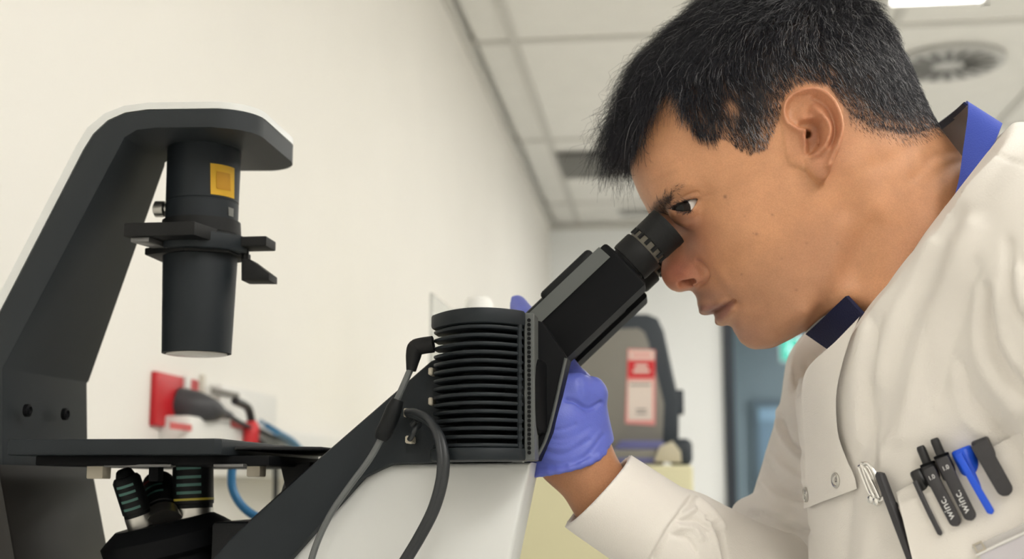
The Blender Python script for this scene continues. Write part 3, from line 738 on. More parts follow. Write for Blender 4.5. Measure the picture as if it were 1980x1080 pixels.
M_redp = mat('red_print', srgb(205, 95, 95), .5); M_gryp = mat('grey_print', srgb(120, 116, 110), .5)
strip('label_strip', 410, 755, 462, .009, M_gryp, WALL_X + .0185)
strip('lettering', 330, 822, 370, .008, M_redp); strip('lettering', 447, 818, 478, .010, M_redp)
# small red plug and grey-blue network leads further along
q = atx(486, 830, WALL_X + .05)
ro = empty('red_connector', tuple(q), 'small red connector on the trunking near the blue leads', 'connector')
bm = lathe(bmesh.new(), q + np.array((0, 0, -.028)), (0, 0, 1), [(0, .009), (.006, .0115), (.032, .011), (.040, .007)], 24); obj('body', bm, mat('connector_red', srgb(225, 60, 65), .4), ro)
obj('boot', tube(bmesh.new(), [q + np.array((0, 0, .012)), q + np.array((0, -.02, .03)), q + np.array((-.005, -.06, .037))], .006, 10, 4), M_cable, ro)
obj('lead', tube(bmesh.new(), [q + np.array((.0, .01, -.01)), q + np.array((.01, .05, -.03)), q + np.array((.01, .09, -.08)), np.array((q[0], q[1] + .1, BZ))], .004, 10, 6), M_cable, ro)
M_bl = mat('lead_blue', srgb(70, 125, 165), .4); M_bl2 = mat('lead_pale', srgb(165, 185, 200), .4)
for k in range(6):
    X = WALL_X + .050 + .0102 * k; pts = [atx(505 + 6 * k, 815 + 4 * k, X), atx(530 + 7 * k, 832 + 4 * k, X), atx(555 + 6 * k, 852 + 4 * k, X), atx(600 + 5 * k, 892 + 3 * k, X), atx(660 + 5 * k, 915 + 3 * k, X)]
    cable('network_lead', pts, .0045, (M_bl2 if k < 2 else M_bl), ('pale grey-blue network lead, first of the bundle by the red connector', 'pale grey-blue network lead, second of the bundle by the red connector', 'blue network lead, third of the bundle along the trunking', 'blue network lead, fourth of the bundle along the trunking', 'blue network lead, fifth of the bundle along the trunking', 'blue network lead, last of the bundle along the trunking')[k], 'bundle of network leads')

# ------------------------------------------------------------------ clear box and white bottle on the bench behind the lamp
Yb = 1.62; a = at(831, 566, Yb); b = at(905, 566, Yb)
M_acr = mat('clear_acrylic', (.93, .94, .92), .25, trans=.8, ior=1.05)
t = empty('acrylic_box', ((a[0] + b[0]) / 2, Yb + .08, BZ), 'clear plastic dispenser box standing on the bench behind the lamp', 'box')
for p_, q_ in (((a[0], Yb, BZ), (a[0] + .004, Yb + .16, a[2])), ((b[0] - .004, Yb, BZ), (b[0], Yb + .16, a[2] - .02)), ((a[0] + .004, Yb + .156, BZ), (b[0] - .004, Yb + .16, a[2])), ((a[0] + .004, Yb, BZ), (b[0] - .004, Yb + .004, a[2] - .09))):
    obj('panel', bx(p_, q_, .0008, 1), M_acr, t)
q = at(926, 590, 1.84); zq = q[2]
t = empty('white_bottle', (q[0], 1.84, BZ), 'white plastic bottle, only its cap showing over the lamp', 'bottle')
obj('body', lathe(bmesh.new(), (q[0], 1.84, BZ), (0, 0, 1), [(0, .043), (.004, .045), (zq - BZ - .075, .045), (zq - BZ - .045, .022), (zq - BZ - .03, .018)], 40), M_white, t)
obj('cap', lathe(bmesh.new(), (q[0], 1.84, zq - .034), (0, 0, 1), [(0, .021), (.036, .020), (.044, .016), (.046, .004)], 32), mat('cap_white', (.86, .86, .84), .4), t)

# ------------------------------------------------------------------ cream cabinet with the open grey instrument
Yc = 2.2; zc = at(1200, 899, Yc)[2]; xc1 = at(1341, 950, Yc)[0]
t = empty('cream_cabinet', (xc1 - .3, Yc + .3, 0), 'cream steel cabinet behind the hand, carrying the grey instrument', 'cabinet')
obj('body', bx((xc1 - .66, Yc, .02), (xc1, Yc + .6, zc), .006, 3), M_cab, t)
obj('foot_rail', bx((xc1 - .64, Yc + .02, 0), (xc1 - .02, Yc + .58, .03)), M_dark, t)
Yi = 2.28
t = empty('lab_instrument', (at(1200, 880, Yi)[0], Yi + .15, zc), 'grey benchtop instrument with dark-edged raised lid and a red and white label', 'instrument')
M_gry = mat('instrument_grey', srgb(128, 125, 118), .5, noise=.02, nscale=6); M_rim = mat('instrument_rim', srgb(44, 52, 60), .45); M_vio = mat('violet_deck', srgb(98, 100, 150), .45)
lid_o = [(1060, 890), (1072, 606), (1252, 606), (1272, 614), (1284, 640), (1313, 775), (1312, 890)]
lid_i = [(1076, 878), (1088, 640), (1234, 634), (1246, 642), (1254, 662), (1284, 780), (1280, 878)]
obj('lid_rim', prism(poly(lid_o, Yi), Yi, Yi + .06, .006, 3), M_rim, t)
obj('lid_panel', prism(poly(lid_i, Yi), Yi - .003, Yi + .02, .0015), M_gry, t)
a = at(1313, 762, Yi); obj('latch', bx((a[0] - .012, Yi + .005, at(1313, 800, Yi)[2]), (a[0] + .008, Yi + .04, at(1313, 752, Yi)[2]), .003), M_rim, t)
ar, br = at(1150, 852, Yi - .05), at(1283, 895, Yi - .05)
obj('deck', bx((ar[0], Yi - .05, zc), (br[0], Yi, at(1200, 868, Yi - .05)[2]), .003), M_gry, t)
obj('deck_tray', prism(poly([(1186, 868), (1200, 851), (1280, 851), (1296, 868)], Yi - .045), Yi - .045, Yi - .004, .002), M_vio, t)
obj('deck_strip', bx((at(1195, 890, Yi - .052)[0], Yi - .053, at(1195, 896, Yi - .052)[2] + .002), (at(1276, 885, Yi - .052)[0], Yi - .05, at(1195, 885, Yi - .052)[2])), M_vio, t)
obj('knob', prism(poly([(1264, 892), (1276, 862), (1300, 852), (1316, 872), (1318, 894)], Yi - .06), Yi - .06, Yi - .05 + .004, .002), mat('knob_beige', srgb(196, 188, 164), .5), t)
a, b = at(1294, 898, Yi), at(1338, 848, Yi); obj('side_foot', bx((a[0], Yi - .04, zc), (b[0], Yi + .1, b[2]), .012, 4), M_rim, t)
lb = [(1214, 674), (1267, 676), (1267, 822), (1209, 818)]
M_lw = mat('label_white', srgb(226, 212, 202), .5); M_lr = mat('label_red', srgb(206, 44, 52), .5); M_lp = mat('label_pink', srgb(226, 150, 145), .5); M_lg = mat('label_grey', srgb(120, 116, 112), .5)
lab = obj('label', prism(poly(lb, Yi - .003), Yi - .0045, Yi - .003), M_lp, t)
def lq(name, x0, y0, x1, y1, m, d=.0008): obj(name, prism(poly([(x0, y0), (x1, y0), (x1, y1), (x0, y1)], Yi - .0045), Yi - .0045 - d, Yi - .0044), m, lab)
lq('top_strip', 1217, 678, 1264, 694, M_lw); lq('red_field', 1214, 697, 1266, 730, M_lr); lq('white_field', 1214, 736, 1262, 812, M_lw)
for y0, x0, x1 in ((704, 1228, 1252), (714, 1224, 1256)): lq('red_lettering', x0, y0, x1, y0 + 6, M_lw, .0014)
lq('top_lettering', 1222, 683, 1259, 689, M_lp, .0014)
for y0, x0, x1 in ((742, 1218, 1258), (790, 1230, 1250), (797, 1230, 1250)): lq('lettering', x0, y0, x1, y0 + 3, M_lg, .0014)

# ================================================================== the man
MID = MY                         # his midline is the microscope's: y = MY
def S(px, py, t): return at(px, py, MID - t)     # a point t metres from the midline, towards the camera
man = empty('person', tuple(at(1750, 700, MID)), 'person with short dark greying hair in a white lab coat, bent to the microscope eyepieces', 'person')

# ---------------------------------------------------------------- head and neck: profile and breadths
PROFILE = [(1218, 325), (1223, 345), (1232, 367), (1242, 387), (1251, 401), (1258, 412), (1267, 425), (1278, 439), (1286, 453), (1288, 468), (1285, 486), (1281, 503), (1278.5, 518), (1278.5, 530), (1282, 541), (1288, 550), (1296, 557.5), (1308, 562.5), (1322, 562), (1336, 560),
    (1344, 569), (1348.5, 582), (1350.5, 594), (1356, 603), (1366, 607), (1378, 604), (1383, 613), (1386, 622), (1394, 628.5), (1406, 627), (1416, 631), (1423, 645), (1432, 660), (1446, 670), (1460, 674), (1479, 672), (1500, 665), (1530, 652), (1565, 636), (1600, 628), (1632, 640), (1670, 680), (1725, 755), (1800, 870),
    (1900, 960), (2060, 800), (2010, 560), (1950, 430), (1890, 345), (1840, 282), (1812, 246), (1796, 222), (1783, 198), (1768, 172), (1742, 120), (1712, 66), (1672, 20), (1620, -12), (1560, -28), (1500, -30), (1440, -18), (1380, 12), (1325, 60), (1280, 115), (1248, 170), (1229, 225), (1220, 275)]
BREADTH = [(1560, 120, 73), (1480, 60, 70), (1640, 110, 69), (1420, 150, 70), (1350, 130, 58), (1400, 80, 59), (1300, 200, 50), (1340, 220, 60), (1268, 235, 36), (1540, 20, 57), (1640, 40, 51), (1700, 120, 53), (1735, 180, 46), (1600, 200, 73), (1500, 200, 73), (1450, 250, 71), (1480, -5, 36), (1590, 0, 38),
    (1400, 300, 66), (1330, 300, 57.5), (1280, 300, 46), (1246, 320, 31), (1285, 350, 44), (1260, 375, 28), (1340, 345, 57), (1318, 372, 49), (1288, 392, 36), (1269, 405, 19),
    (1300, 420, 17), (1316, 416, 25), (1330, 410, 33), (1350, 402, 43), (1368, 395, 50), (1392, 392, 57), (1335, 440, 27), (1360, 442, 41), (1390, 442, 53), (1420, 432, 61.5), (1470, 402, 68), (1520, 340, 71), (1500, 300, 71.5),
    (1300, 470, 7.5), (1312, 480, 11), (1322, 498, 14), (1334, 505, 18), (1341, 528, 19.5), (1350, 520, 22), (1325, 536, 17), (1302, 530, 11.5), (1290, 534, 8), (1341, 548, 15.5), (1356, 542, 20), (1366, 525, 29), (1314, 555, 9), (1330, 470, 16), (1346, 480, 27), (1370, 490, 40), (1400, 490, 50), (1440, 472, 61),
    (1360, 578, 15), (1375, 572, 22), (1370, 594, 14), (1390, 590, 21), (1405, 588, 26), (1421, 582, 31), (1400, 560, 34), (1430, 555, 43), (1392, 612, 13), (1405, 609, 20), (1420, 600, 27), (1400, 620, 13), (1424, 630, 16), (1440, 615, 29),
    (1446, 655, 13), (1462, 655, 18), (1472, 640, 27), (1502, 645, 28), (1522, 630, 37), (1500, 600, 45), (1470, 590, 41), (1550, 590, 51.5), (1562, 618, 43), (1460, 530, 53), (1500, 530, 57.5), (1550, 500, 61.5), (1520, 450, 66.5), (1600, 450, 62), (1600, 520, 57), (1580, 570, 52.5), (1560, 380, 69.5), (1600, 380, 66),
    (1640, 480, 57), (1660, 540, 53), (1620, 600, 43), (1640, 400, 61.5), (1660, 330, 64.5), (1660, 270, 67), (1720, 300, 60), (1770, 300, 49), (1700, 400, 60), (1760, 400, 56), (1720, 500, 57), (1680, 600, 50), (1800, 350, 46), (1780, 470, 57), (1800, 560, 60), (1760, 700, 55), (1850, 500, 56), (1850, 700, 62), (1900, 500, 48)]
prof = np.array([at(x, y, MID)[[0, 2]] for x, y in PROFILE])
# dense outline
den = []
for a, b in zip(prof, np.roll(prof, -1, 0)):
    n = max(1, int(np.linalg.norm(b - a) / .0045)); den += [a + (b - a) * k / n for k in range(n)]
den = np.array(den)
ctr, val = [], []
for x, y, t in BREADTH:
    p = S(x, y, t / 1000); ctr.append(p[[0, 2]]); val.append((t / 1000) ** 2)
PC = np.concatenate([den, np.array(ctr)]) * 10; PV = np.concatenate([np.zeros(len(den)), val]) * 100
def tps(r2): return .5 * r2 * np.log(r2 + 1e-9)
n = len(PC); r2 = ((PC[:, None] - PC[None]) ** 2).sum(-1)
A = np.zeros((n + 3, n + 3)); A[:n, :n] = tps(r2) + np.diag([2e-4] * len(den) + [6e-4] * len(ctr)); A[:n, n] = 1; A[:n, n + 1:] = PC; A[n:, :n] = A[:n, n:].T
wts = np.linalg.solve(A, np.concatenate([PV, np.zeros(3)]))
HS = .001
hlo = np.array((prof[:, 0].min() - .012, MID - .106, CAM_H + .0)); hhi = np.array((prof[:, 0].max() + .004, MID, prof[:, 1].max() + .012))
ny_ = int(round(.106 / HS)); hlo[1] = MID - ny_ * HS
G = Grid(hlo, (hhi[0], MID, hhi[2]), HS)
xg, zg = G.X.ravel(), G.Z.ravel()
W2 = np.zeros((len(xg), len(zg)))
PX = np.stack(np.meshgrid(xg, zg, indexing='ij'), -1).reshape(-1, 2)
res = np.empty(len(PX))
for i in range(0, len(PX), 20000):
    q = PX[i:i + 20000] * 10
    r2 = (q ** 2).sum(1)[:, None] + (PC ** 2).sum(1)[None] - 2 * q @ PC.T
    res[i:i + 20000] = tps(np.maximum(r2, 0)) @ wts[:n] + wts[n] + q @ wts[n + 1:]
W2 = (res / 100).reshape(len(xg), len(zg))
ins = inside(PX, prof).reshape(W2.shape)
W2 = np.where(ins, np.maximum(W2, 1e-6), -np.abs(W2) - 1e-6)
gx, gz = np.gradient(W2, HS); gn = np.clip(gx * gx + gz * gz, 0, .02)
T = (MID - G.Y).astype(np.float32)
G.F = ((T * T - W2[:, None, :].astype(np.float32)) / np.sqrt(4 * T * T + gn[:, None, :].astype(np.float32) + 1e-6)).astype(np.float32)
I3 = np.eye(3)
# nose: alar wings, nostrils
G.ellipsoid(S(1343, 530, .0130), I3, (.0090, .0072, .0082), .004)
G.capsule(S(1316, 551.5, .0120), S(1341, 541, .0165), .0023, .0026, .0012, 'sub')
G.capsule(S(1322, 551, .0100), S(1334, 543.5, .0115), .0036, .0040, .0015, 'sub')
G.capsule(S(1325, 549, .0110), S(1330, 535, .0080), .0036, .0040, .0015, 'sub')
# eye: lids, then the opening cut between them
EYE = S(1328, 402, .0335); ER_ = .0122
G.capsule(EYE, EYE, .0138, .0138, .006)
cut = [(1351, 382), (1338, 384.5), (1325, 388.5), (1310, 395), (1300, 400.5), (1295, 403), (1300, 405.5), (1318, 409), (1334, 408.5), (1342, 400)]
sl, X_, Y_, Z_ = G.sub(EYE - .02, EYE + .02)
XX, YY, ZZ = np.broadcast_arrays(X_, Y_, Z_)
pp = proj(np.stack([XX, YY, ZZ], -1).reshape(-1, 3))
dd = pdist(pp, cut + [cut[0]]) * np.where(inside(pp, cut), -1, 1) * .00036
f = np.maximum(dd.reshape(XX.shape), np.sqrt((XX - EYE[0]) ** 2 + (YY - EYE[1]) ** 2 + (ZZ - EYE[2]) ** 2) - .0165)
f = np.maximum(f, (EYE[1] - .0165) - YY)
G.F[sl] = -smin(-G.F[sl], f.astype(np.float32), .0008)
# ear
EAR = [(1528, 312), (1520, 290), (1516, 262), (1514, 235), (1511, 212), (1514, 193), (1523, 178), (1538, 168), (1556, 163.5), (1580, 165), (1601, 177), (1617, 196), (1627, 221), (1632, 248), (1629, 272), (1621, 293), (1612, 312), (1606, 330), (1598, 343), (1587, 347), (1575, 340), (1563, 326), (1548, 318)]
sl, X_, Y_, Z_ = G.sub(S(1505, 355, .10) - .004, S(1640, 158, .055) + .004)
xe, ze = X_.ravel(), Z_.ravel()
EP_ = proj(np.stack(np.meshgrid(xe, [MID - .084], ze, indexing='ij'), -1).reshape(-1, 3))
din = pdist(EP_, EAR + [EAR[0]]) * np.where(inside(EP_, EAR), 1, -1)
mm = .00035
s_ = np.clip((EP_[:, 0] - 1528) / 100, 0, 1)
base = .0735 + .0155 * s_ ** 1.1 - .006 * np.clip((EP_[:, 1] - 290) / 55, 0, 1)
E = base.copy()
def st(line, wd, amp):
    global E
    E = E + amp * np.exp(-(pdist(EP_, catmull(np.array(line, float), 6)) / wd) ** 2)
st([(1556, 250), (1540, 243), (1524, 230), (1518, 212), (1521, 193), (1534, 177), (1556, 170), (1580, 172), (1600, 185), (1615, 207), (1624.5, 233), (1626, 258), (1619, 283), (1610, 303), (1603, 320)], 6.5, .0054)
st([(1572, 206), (1590, 226), (1602, 246), (1602, 266), (1594, 283), (1582, 292), (1573, 295)], 7.0, .0056)
st([(1588, 224), (1572, 224), (1552, 224)], 5, .0018)
st([(1554, 258), (1558, 272), (1562, 286)], 7, .0052)
st([(1576, 246), (1580, 262), (1576, 276), (1570, 285)], 10.5, -.0135)
st([(1552, 236), (1570, 234), (1582, 238)], 7, -.0062)
st([(1566, 262), (1569, 274)], 6, -.0060)
st([(1578, 186), (1600, 206), (1612, 232), (1614, 258), (1607, 280)], 5.5, -.0036)
st([(1536, 205), (1552, 196), (1568, 203)], 11, -.0040)
st([(1590, 320), (1590, 334)], 12, .0012)
st([(1573, 303), (1590, 305)], 5, -.0012)
e_ = np.clip(din / 9, 0, 1); E = E - (1 - np.sqrt(1 - (1 - e_) ** 2)) * .0042
lowr = base - .0065 - .004 * (1 - s_)
sh = (len(xe), 1, len(ze))
t_ = (MID - Y_).astype(np.float32)
f = np.maximum(np.maximum((t_ - E.reshape(sh)) * .8, lowr.reshape(sh) - t_), (-din * mm).reshape(sh))
G.F[sl] = smin(G.F[sl], f.astype(np.float32), .005)
G.capsule(S(1562, 259, .076), S(1556, 262, .060), .0030, .0026, .002, 'sub')
# mirror the half head
G.F = np.concatenate([G.F, G.F[:, -2::-1]], 1)
HV, HQ = largest(*surface_nets(G.F, G.lo, HS)); del G
HV = relax(HV, HQ, 2, .5)
HP = proj(HV); near = (HV[:, 1] < MID + .004).astype(float)
FACE = [([(1379, 604), (1392, 597), (1406, 590), (1420, 583)], 3.0, -.0030), ([(1358, 598), (1376, 593), (1396, 585)], 6, .0014), ([(1390, 616), (1404, 609), (1416, 598)], 6, .0018),
    ([(1356, 574), (1350, 585)], 5, .0004), ([(1421, 580), (1428, 586)], 5, -.0008),
    ([(1348, 505), (1362, 517), (1367, 531), (1361, 545), (1350, 553)], 4, -.0026), ([(1368, 522), (1388, 545), (1406, 566), (1420, 588)], 9, -.0007), ([(1382, 518), (1410, 552), (1432, 580)], 16, .0009),
    ([(1304, 393), (1318, 383), (1334, 375), (1348, 371)], 2.6, -.0013), ([(1302, 397), (1322, 386), (1340, 380), (1352, 379)], 2.4, .0005), ([(1312, 412), (1330, 411.5), (1344, 405), (1351, 394)], 3, .0006), ([(1306, 424), (1330, 426), (1352, 418)], 7, -.0009),
    ([(1262, 402), (1284, 384), (1310, 366), (1338, 355)], 13, .0012), ([(1352, 385), (1362, 380), (1372, 378)], 3, -.0005),
    ([(1268, 330), (1300, 318), (1340, 312)], 7, -.0004), ([(1255, 360), (1290, 342), (1330, 332)], 7, -.0003),
    ([(1690, 440), (1650, 500), (1610, 570), (1575, 625)], 26, -.0022), ([(1500, 655), (1560, 600), (1610, 520), (1632, 440)], 22, .0015), ([(1650, 330), (1690, 420), (1730, 540)], 40, .002), ([(1560, 345), (1552, 300)], 5, -.0006),
    ([(1788, 262), (1740, 300), (1690, 320)], 18, -.0008), ([(1812, 300), (1766, 344)], 9, -.0006)]
HV = sculpt(HV, HQ, FACE, near, HP)
FARS = [(l, w_, a_) for l, w_, a_ in FACE]
# the far side gets the same features through the mirrored copy
HM = HV.copy(); HM[:, 1] = 2 * MID - HM[:, 1]
HN = vnormals(HV, HQ); HNm = HN * np.array((1, -1, 1)); Pm = proj(HM); dv = HM - CAM
fc = np.clip(-(HNm * dv).sum(1) / np.linalg.norm(dv, axis=1) * 3 + .3, 0, 1) * (HV[:, 1] > MID + .004); D = np.zeros(len(HV))
for line, wd, amp in FACE:
    L = catmull(np.array(line, float), 5); i = np.where((np.abs(Pm - L.mean(0)).max(1) < 160) & (fc > 0))[0]; D[i] += amp * np.exp(-(pdist(Pm[i], L) / wd) ** 2)
HV = HV + HN * (D * fc)[:, None]
HN = vnormals(HV, HQ)

# ---------------------------------------------------------------- skin colour (pigment only)
Ps = np.where((HV[:, 1] <= MID)[:, None], proj(HV), Pm)          # pixel on the near side, mirrored for the far side
HAIR = [(1221, 300), (1205, 280), (1190, 200), (1240, 60), (1340, -80), (1560, -140), (1740, -60), (1850, 120), (1835, 236), (1800, 244), (1760, 256), (1722, 250), (1680, 238), (1645, 217), (1622, 194), (1598, 160), (1560, 152), (1527, 166), (1512, 196), (1505, 228), (1490, 262), (1481, 286), (1450, 296), (1432, 289), (1400, 268), (1367, 268), (1343, 259), (1328, 224), (1313, 190), (1297, 174), (1277, 190), (1254, 228), (1238, 262)]
dh = pdist(Ps, HAIR + [HAIR[0]]) * np.where(inside(Ps, HAIR), 1, -1)
earmask = inside(Ps, EAR) & (np.abs(HV[:, 1] - MID) > .068)
hairw = np.clip(dh / 14 + .5, 0, 1) * (~earmask) * np.clip((np.abs(HV[:, 1] - MID) < .080) * 1.0, 0, 1)
def soft(poly_, wd): return np.clip(pdist(Ps, poly_ + [poly_[0]]) * np.where(inside(Ps, poly_), 1, -1) / wd + .5, 0, 1)
def blob(x, y, rx, ry): return np.exp(-(((Ps[:, 0] - x) / rx) ** 2 + ((Ps[:, 1] - y) / ry) ** 2))
SK = np.tile(np.array((.58, .290, .150)), (len(HV), 1))
def mixc(wt, c):
    global SK
    SK = SK * (1 - wt[:, None]) + np.array(c) * wt[:, None]
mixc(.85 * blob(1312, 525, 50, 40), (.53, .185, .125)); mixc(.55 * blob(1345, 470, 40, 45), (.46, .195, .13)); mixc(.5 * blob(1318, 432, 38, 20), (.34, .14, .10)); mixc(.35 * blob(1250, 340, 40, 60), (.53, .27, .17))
beard = soft([(1345, 560), (1420, 545), (1500, 500), (1560, 430), (1600, 420), (1660, 470), (1600, 600), (1560, 660), (1450, 690), (1390, 650)], 70)
mixc(.24 * beard, (.29, .165, .13)); mixc(.55 * blob(1364, 572, 28, 20), (.27, .155, .125)); mixc(.35 * blob(1440, 650, 40, 25), (.38, .20, .16))
lips = soft([(1348, 590), (1362, 588), (1382, 588), (1400, 584), (1421, 581), (1418, 592), (1408, 608), (1395, 622), (1386, 622), (1376, 608), (1352, 604)], 8)
mixc(.75 * lips, (.27, .125, .105))
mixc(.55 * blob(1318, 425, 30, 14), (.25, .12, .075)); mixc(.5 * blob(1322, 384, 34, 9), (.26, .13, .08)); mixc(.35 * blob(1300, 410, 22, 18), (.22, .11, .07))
mixc(.7 * (earmask * np.clip((np.abs(HV[:, 1] - MID) - .072) / .008, 0, 1)), (.57, .255, .15))
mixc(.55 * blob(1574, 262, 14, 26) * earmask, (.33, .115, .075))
mixc(.25 * blob(1720, 330, 110, 70), (.62, .325, .175))
for mx, my, r, a in ((1402, 380, 3.2, .75), (1463, 452, 3.2, .55), (1456, 451, 2.2, .4), (1493, 415, 3, .4), (1434, 530, 2.4, .4), (1440, 418, 2, .3), (1511, 500, 3, .3), (1560, 470, 3, .3), (1540, 560, 3, .35), (1620, 470, 3, .25)):
    mixc(a * blob(mx, my, r, r), (.13, .06, .04))
scalp = np.clip(hairw, 0, 1)
patch = blob(1412, 205, 17, 28); fade = np.clip(dh / 40, 0.15, 1)
napef = np.where((dh < 4) & (dh > -40) & (Ps[:, 0] > 1630) & (Ps[:, 1] > 180), np.exp(-np.abs(dh) / 13), 0)
mixc(.62 * napef, (.17, .10, .07))
mixc(scalp * (.70 * fade + .22) * (1 - .6 * patch), (.030, .024, .022))
brow_poly = [(1257, 405), (1268, 388), (1284, 372), (1306, 358), (1322, 356), (1314, 370), (1300, 384), (1294, 400), (1284, 414), (1268, 418)]
brow_in = [(1258, 406), (1268, 392), (1286, 380), (1300, 378), (1296, 396), (1286, 412), (1268, 418)]
mixc(.35 * soft(brow_poly, 14), (.12, .07, .045)); mixc(.7 * soft(brow_in, 10), (.05, .03, .022))

# ---------------------------------------------------------------- arms, trunk, legs under the clothes (one surface with the head)
sho_l, elb_l, wri_l = at(2110, 560, .785), at(2300, 1040, .735), at(2130, 1380, .80)
sho_r, elb_r, wri_r = at(1655, 740, 1.13), at(1520, 1135, 1.07), at(1112, 897, .953)
hip = np.array((.50, MID, .62)); chest = at(1860, 640, MID); knee = [np.array((.08, MID - .16, .56)), np.array((.08, MID + .16, .56))]; ank = [np.array((.16, MID - .15, .09)), np.array((.16, MID + .15, .09))]
nd = np.array((.56, 0, -.83)); ns = np.array((-.83, 0, -.56)); ey = np.array((0, 1., 0))
def glove_field(g, d=0.0, hem=True):
    """right hand round the far side of the neck, thumb folded across"""
    ha = at(1086, 770, .958) - wri_r; ha /= np.linalg.norm(ha); hs = np.array((1, 0, 0)) - ha * ha[0]; hs /= np.linalg.norm(hs); hn = np.cross(ha, hs)
    sq = ((ha, hs, hn), (1, 1, 1.35))
    if hem: g.capsule(wri_r - ha * .035, wri_r + ha * .012, .0275 - d, .0285 - d, .012, sq=sq)
    g.capsule(at(1098, 868, .955), at(1084, 800, .962), .0300 - d, .0300 - d, .014, sq=sq)
    g.capsule(at(1118, 838, .955), at(1142, 762, .948), .0165 - d, .0120 - d, .014)                       # ball of the thumb
    g.chain([at(1142, 762, .947), at(1112, 752, .938), at(1090, 745, .936)], [.0118 - d, .0112 - d, .0092 - d], .0035)
    K = [(at(1122, 752, .968), at(1088, 712, .972), at(1050, 655, .985), at(1000, 590, 1.045)), (at(1096, 775, .984), at(1048, 732, 1.028), at(1000, 728, 1.048), at(972, 742, 1.046)),
         (at(1078, 800, .990), at(1034, 772, 1.034), at(990, 776, 1.048), at(966, 792, 1.046)), (at(1066, 828, .988), at(1030, 812, 1.028), at(994, 820, 1.044), at(974, 834, 1.044))]
    for k, (a, b, c, e) in enumerate(K):
        r = (.0105, .0105, .0100, .0088)[k]; g.chain([a, b, c, e], [r + .0015 - d, r - d, r * .93 - d, r * .8 - d], .004)
gb = Grid((-.17, .60, .02), (.62, 1.32, 1.46), .004)
for a, b, ra, rb, sq in ((at(1915, 720, MID), hip, .080, .100, ((nd, ns, ey), (1, 1, .62))), (at(2060, 650, .82), at(1750, 740, 1.10), .040, .040, None), (sho_l, elb_l, .036, .034, None), (elb_l, wri_l, .034, .028, None), (sho_r, elb_r, .038, .034, None), (elb_r, at(1178, 966, .962), .026, .0215, None),
        (hip + (0, -.09, 0), knee[0], .080, .058, None), (hip + (0, .09, 0), knee[1], .080, .058, None), (knee[0], ank[0], .055, .038, None), (knee[1], ank[1], .055, .038, None), (ank[0], ank[0] + (-.15, 0, -.05), .036, .03, None), (ank[1], ank[1] + (-.15, 0, -.05), .036, .03, None)):
    gb.capsule(a, b, ra, rb, .03, sq=sq)
gb.capsule(at(1835, 600, MID), at(1915, 720, MID), .034, .045, .02)
BV, BQ = largest(*gb.mesh()); del gb; BV = relax(BV, BQ, 3)
gw = Grid(np.minimum(at(960, 1030, .92), at(1260, 560, .92)) - .0, np.maximum(at(960, 1030, 1.08), at(1290, 560, 1.08)), .0018)
glove_field(gw, .0032, False); gw.capsule(at(1172, 972, .962), at(1124, 892, .953), .0242, .0238, .012)
WV, WQ = largest(*gw.mesh()); del gw; WV = relax(WV, WQ, 3)
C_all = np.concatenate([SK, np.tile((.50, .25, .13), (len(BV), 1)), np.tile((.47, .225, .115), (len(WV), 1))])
m = bpy.data.materials.new('skin'); m.use_nodes = True; nt = m.node_tree; b = nt.nodes['Principled BSDF']
at_ = nt.nodes.new('ShaderNodeAttribute'); at_.attribute_name = 'pigment'; tc = nt.nodes.new('ShaderNodeTexCoord')
def noise(sc_, det=3, rough=.6):
    n_ = nt.nodes.new('ShaderNodeTexNoise'); n_.inputs['Scale'].default_value = sc_; n_.inputs['Detail'].default_value = det; n_.inputs['Roughness'].default_value = rough; nt.links.new(tc.outputs['Object'], n_.inputs['Vector']); return n_
n1, n2 = noise(55), noise(900, 2)
def ramp(node, a, b_, c0, c1):
    r = nt.nodes.new('ShaderNodeValToRGB'); r.color_ramp.elements[0].position = a; r.color_ramp.elements[1].position = b_; r.color_ramp.elements[0].color = (*c0, 1); r.color_ramp.elements[1].color = (*c1, 1); nt.links.new(node.outputs['Fac'], r.inputs['Fac']); return r
def mul(a, b_):
    x = nt.nodes.new('ShaderNodeMix'); x.data_type = 'RGBA'; x.blend_type = 'MULTIPLY'; x.inputs[0].default_value = 1; nt.links.new(a, x.inputs[6]); nt.links.new(b_, x.inputs[7]); return x.outputs[2]
c_ = mul(at_.outputs['Color'], ramp(n1, .3, .7, (.90, .88, .87), (1.06, 1.05, 1.04)).outputs['Color'])
c_ = mul(c_, ramp(n2, .35, .65, (.94, .93, .92), (1.05, 1.05, 1.05)).outputs['Color'])
nt.links.new(c_, b.inputs['Base Color'])
b.inputs['Roughness'].default_value = .46; b.inputs['Specular IOR Level'].default_value = .42
b.inputs['Subsurface Weight'].default_value = .12; b.inputs['Subsurface Radius'].default_value = (.9, .35, .18); b.inputs['Subsurface Scale'].default_value = .004
n3 = noise(1500, 2); bp = nt.nodes.new('ShaderNodeBump'); bp.inputs['Strength'].default_value = .22; bp.inputs['Distance'].default_value = .0006
nt.links.new(n3.outputs['Fac'], bp.inputs['Height']); nt.links.new(bp.outputs['Normal'], b.inputs['Normal'])
M_skin = m
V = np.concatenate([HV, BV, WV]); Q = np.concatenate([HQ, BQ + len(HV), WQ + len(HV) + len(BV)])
body = npmesh('body', V, Q, M_skin, man); vcolor(body.data, 'pigment', C_all)

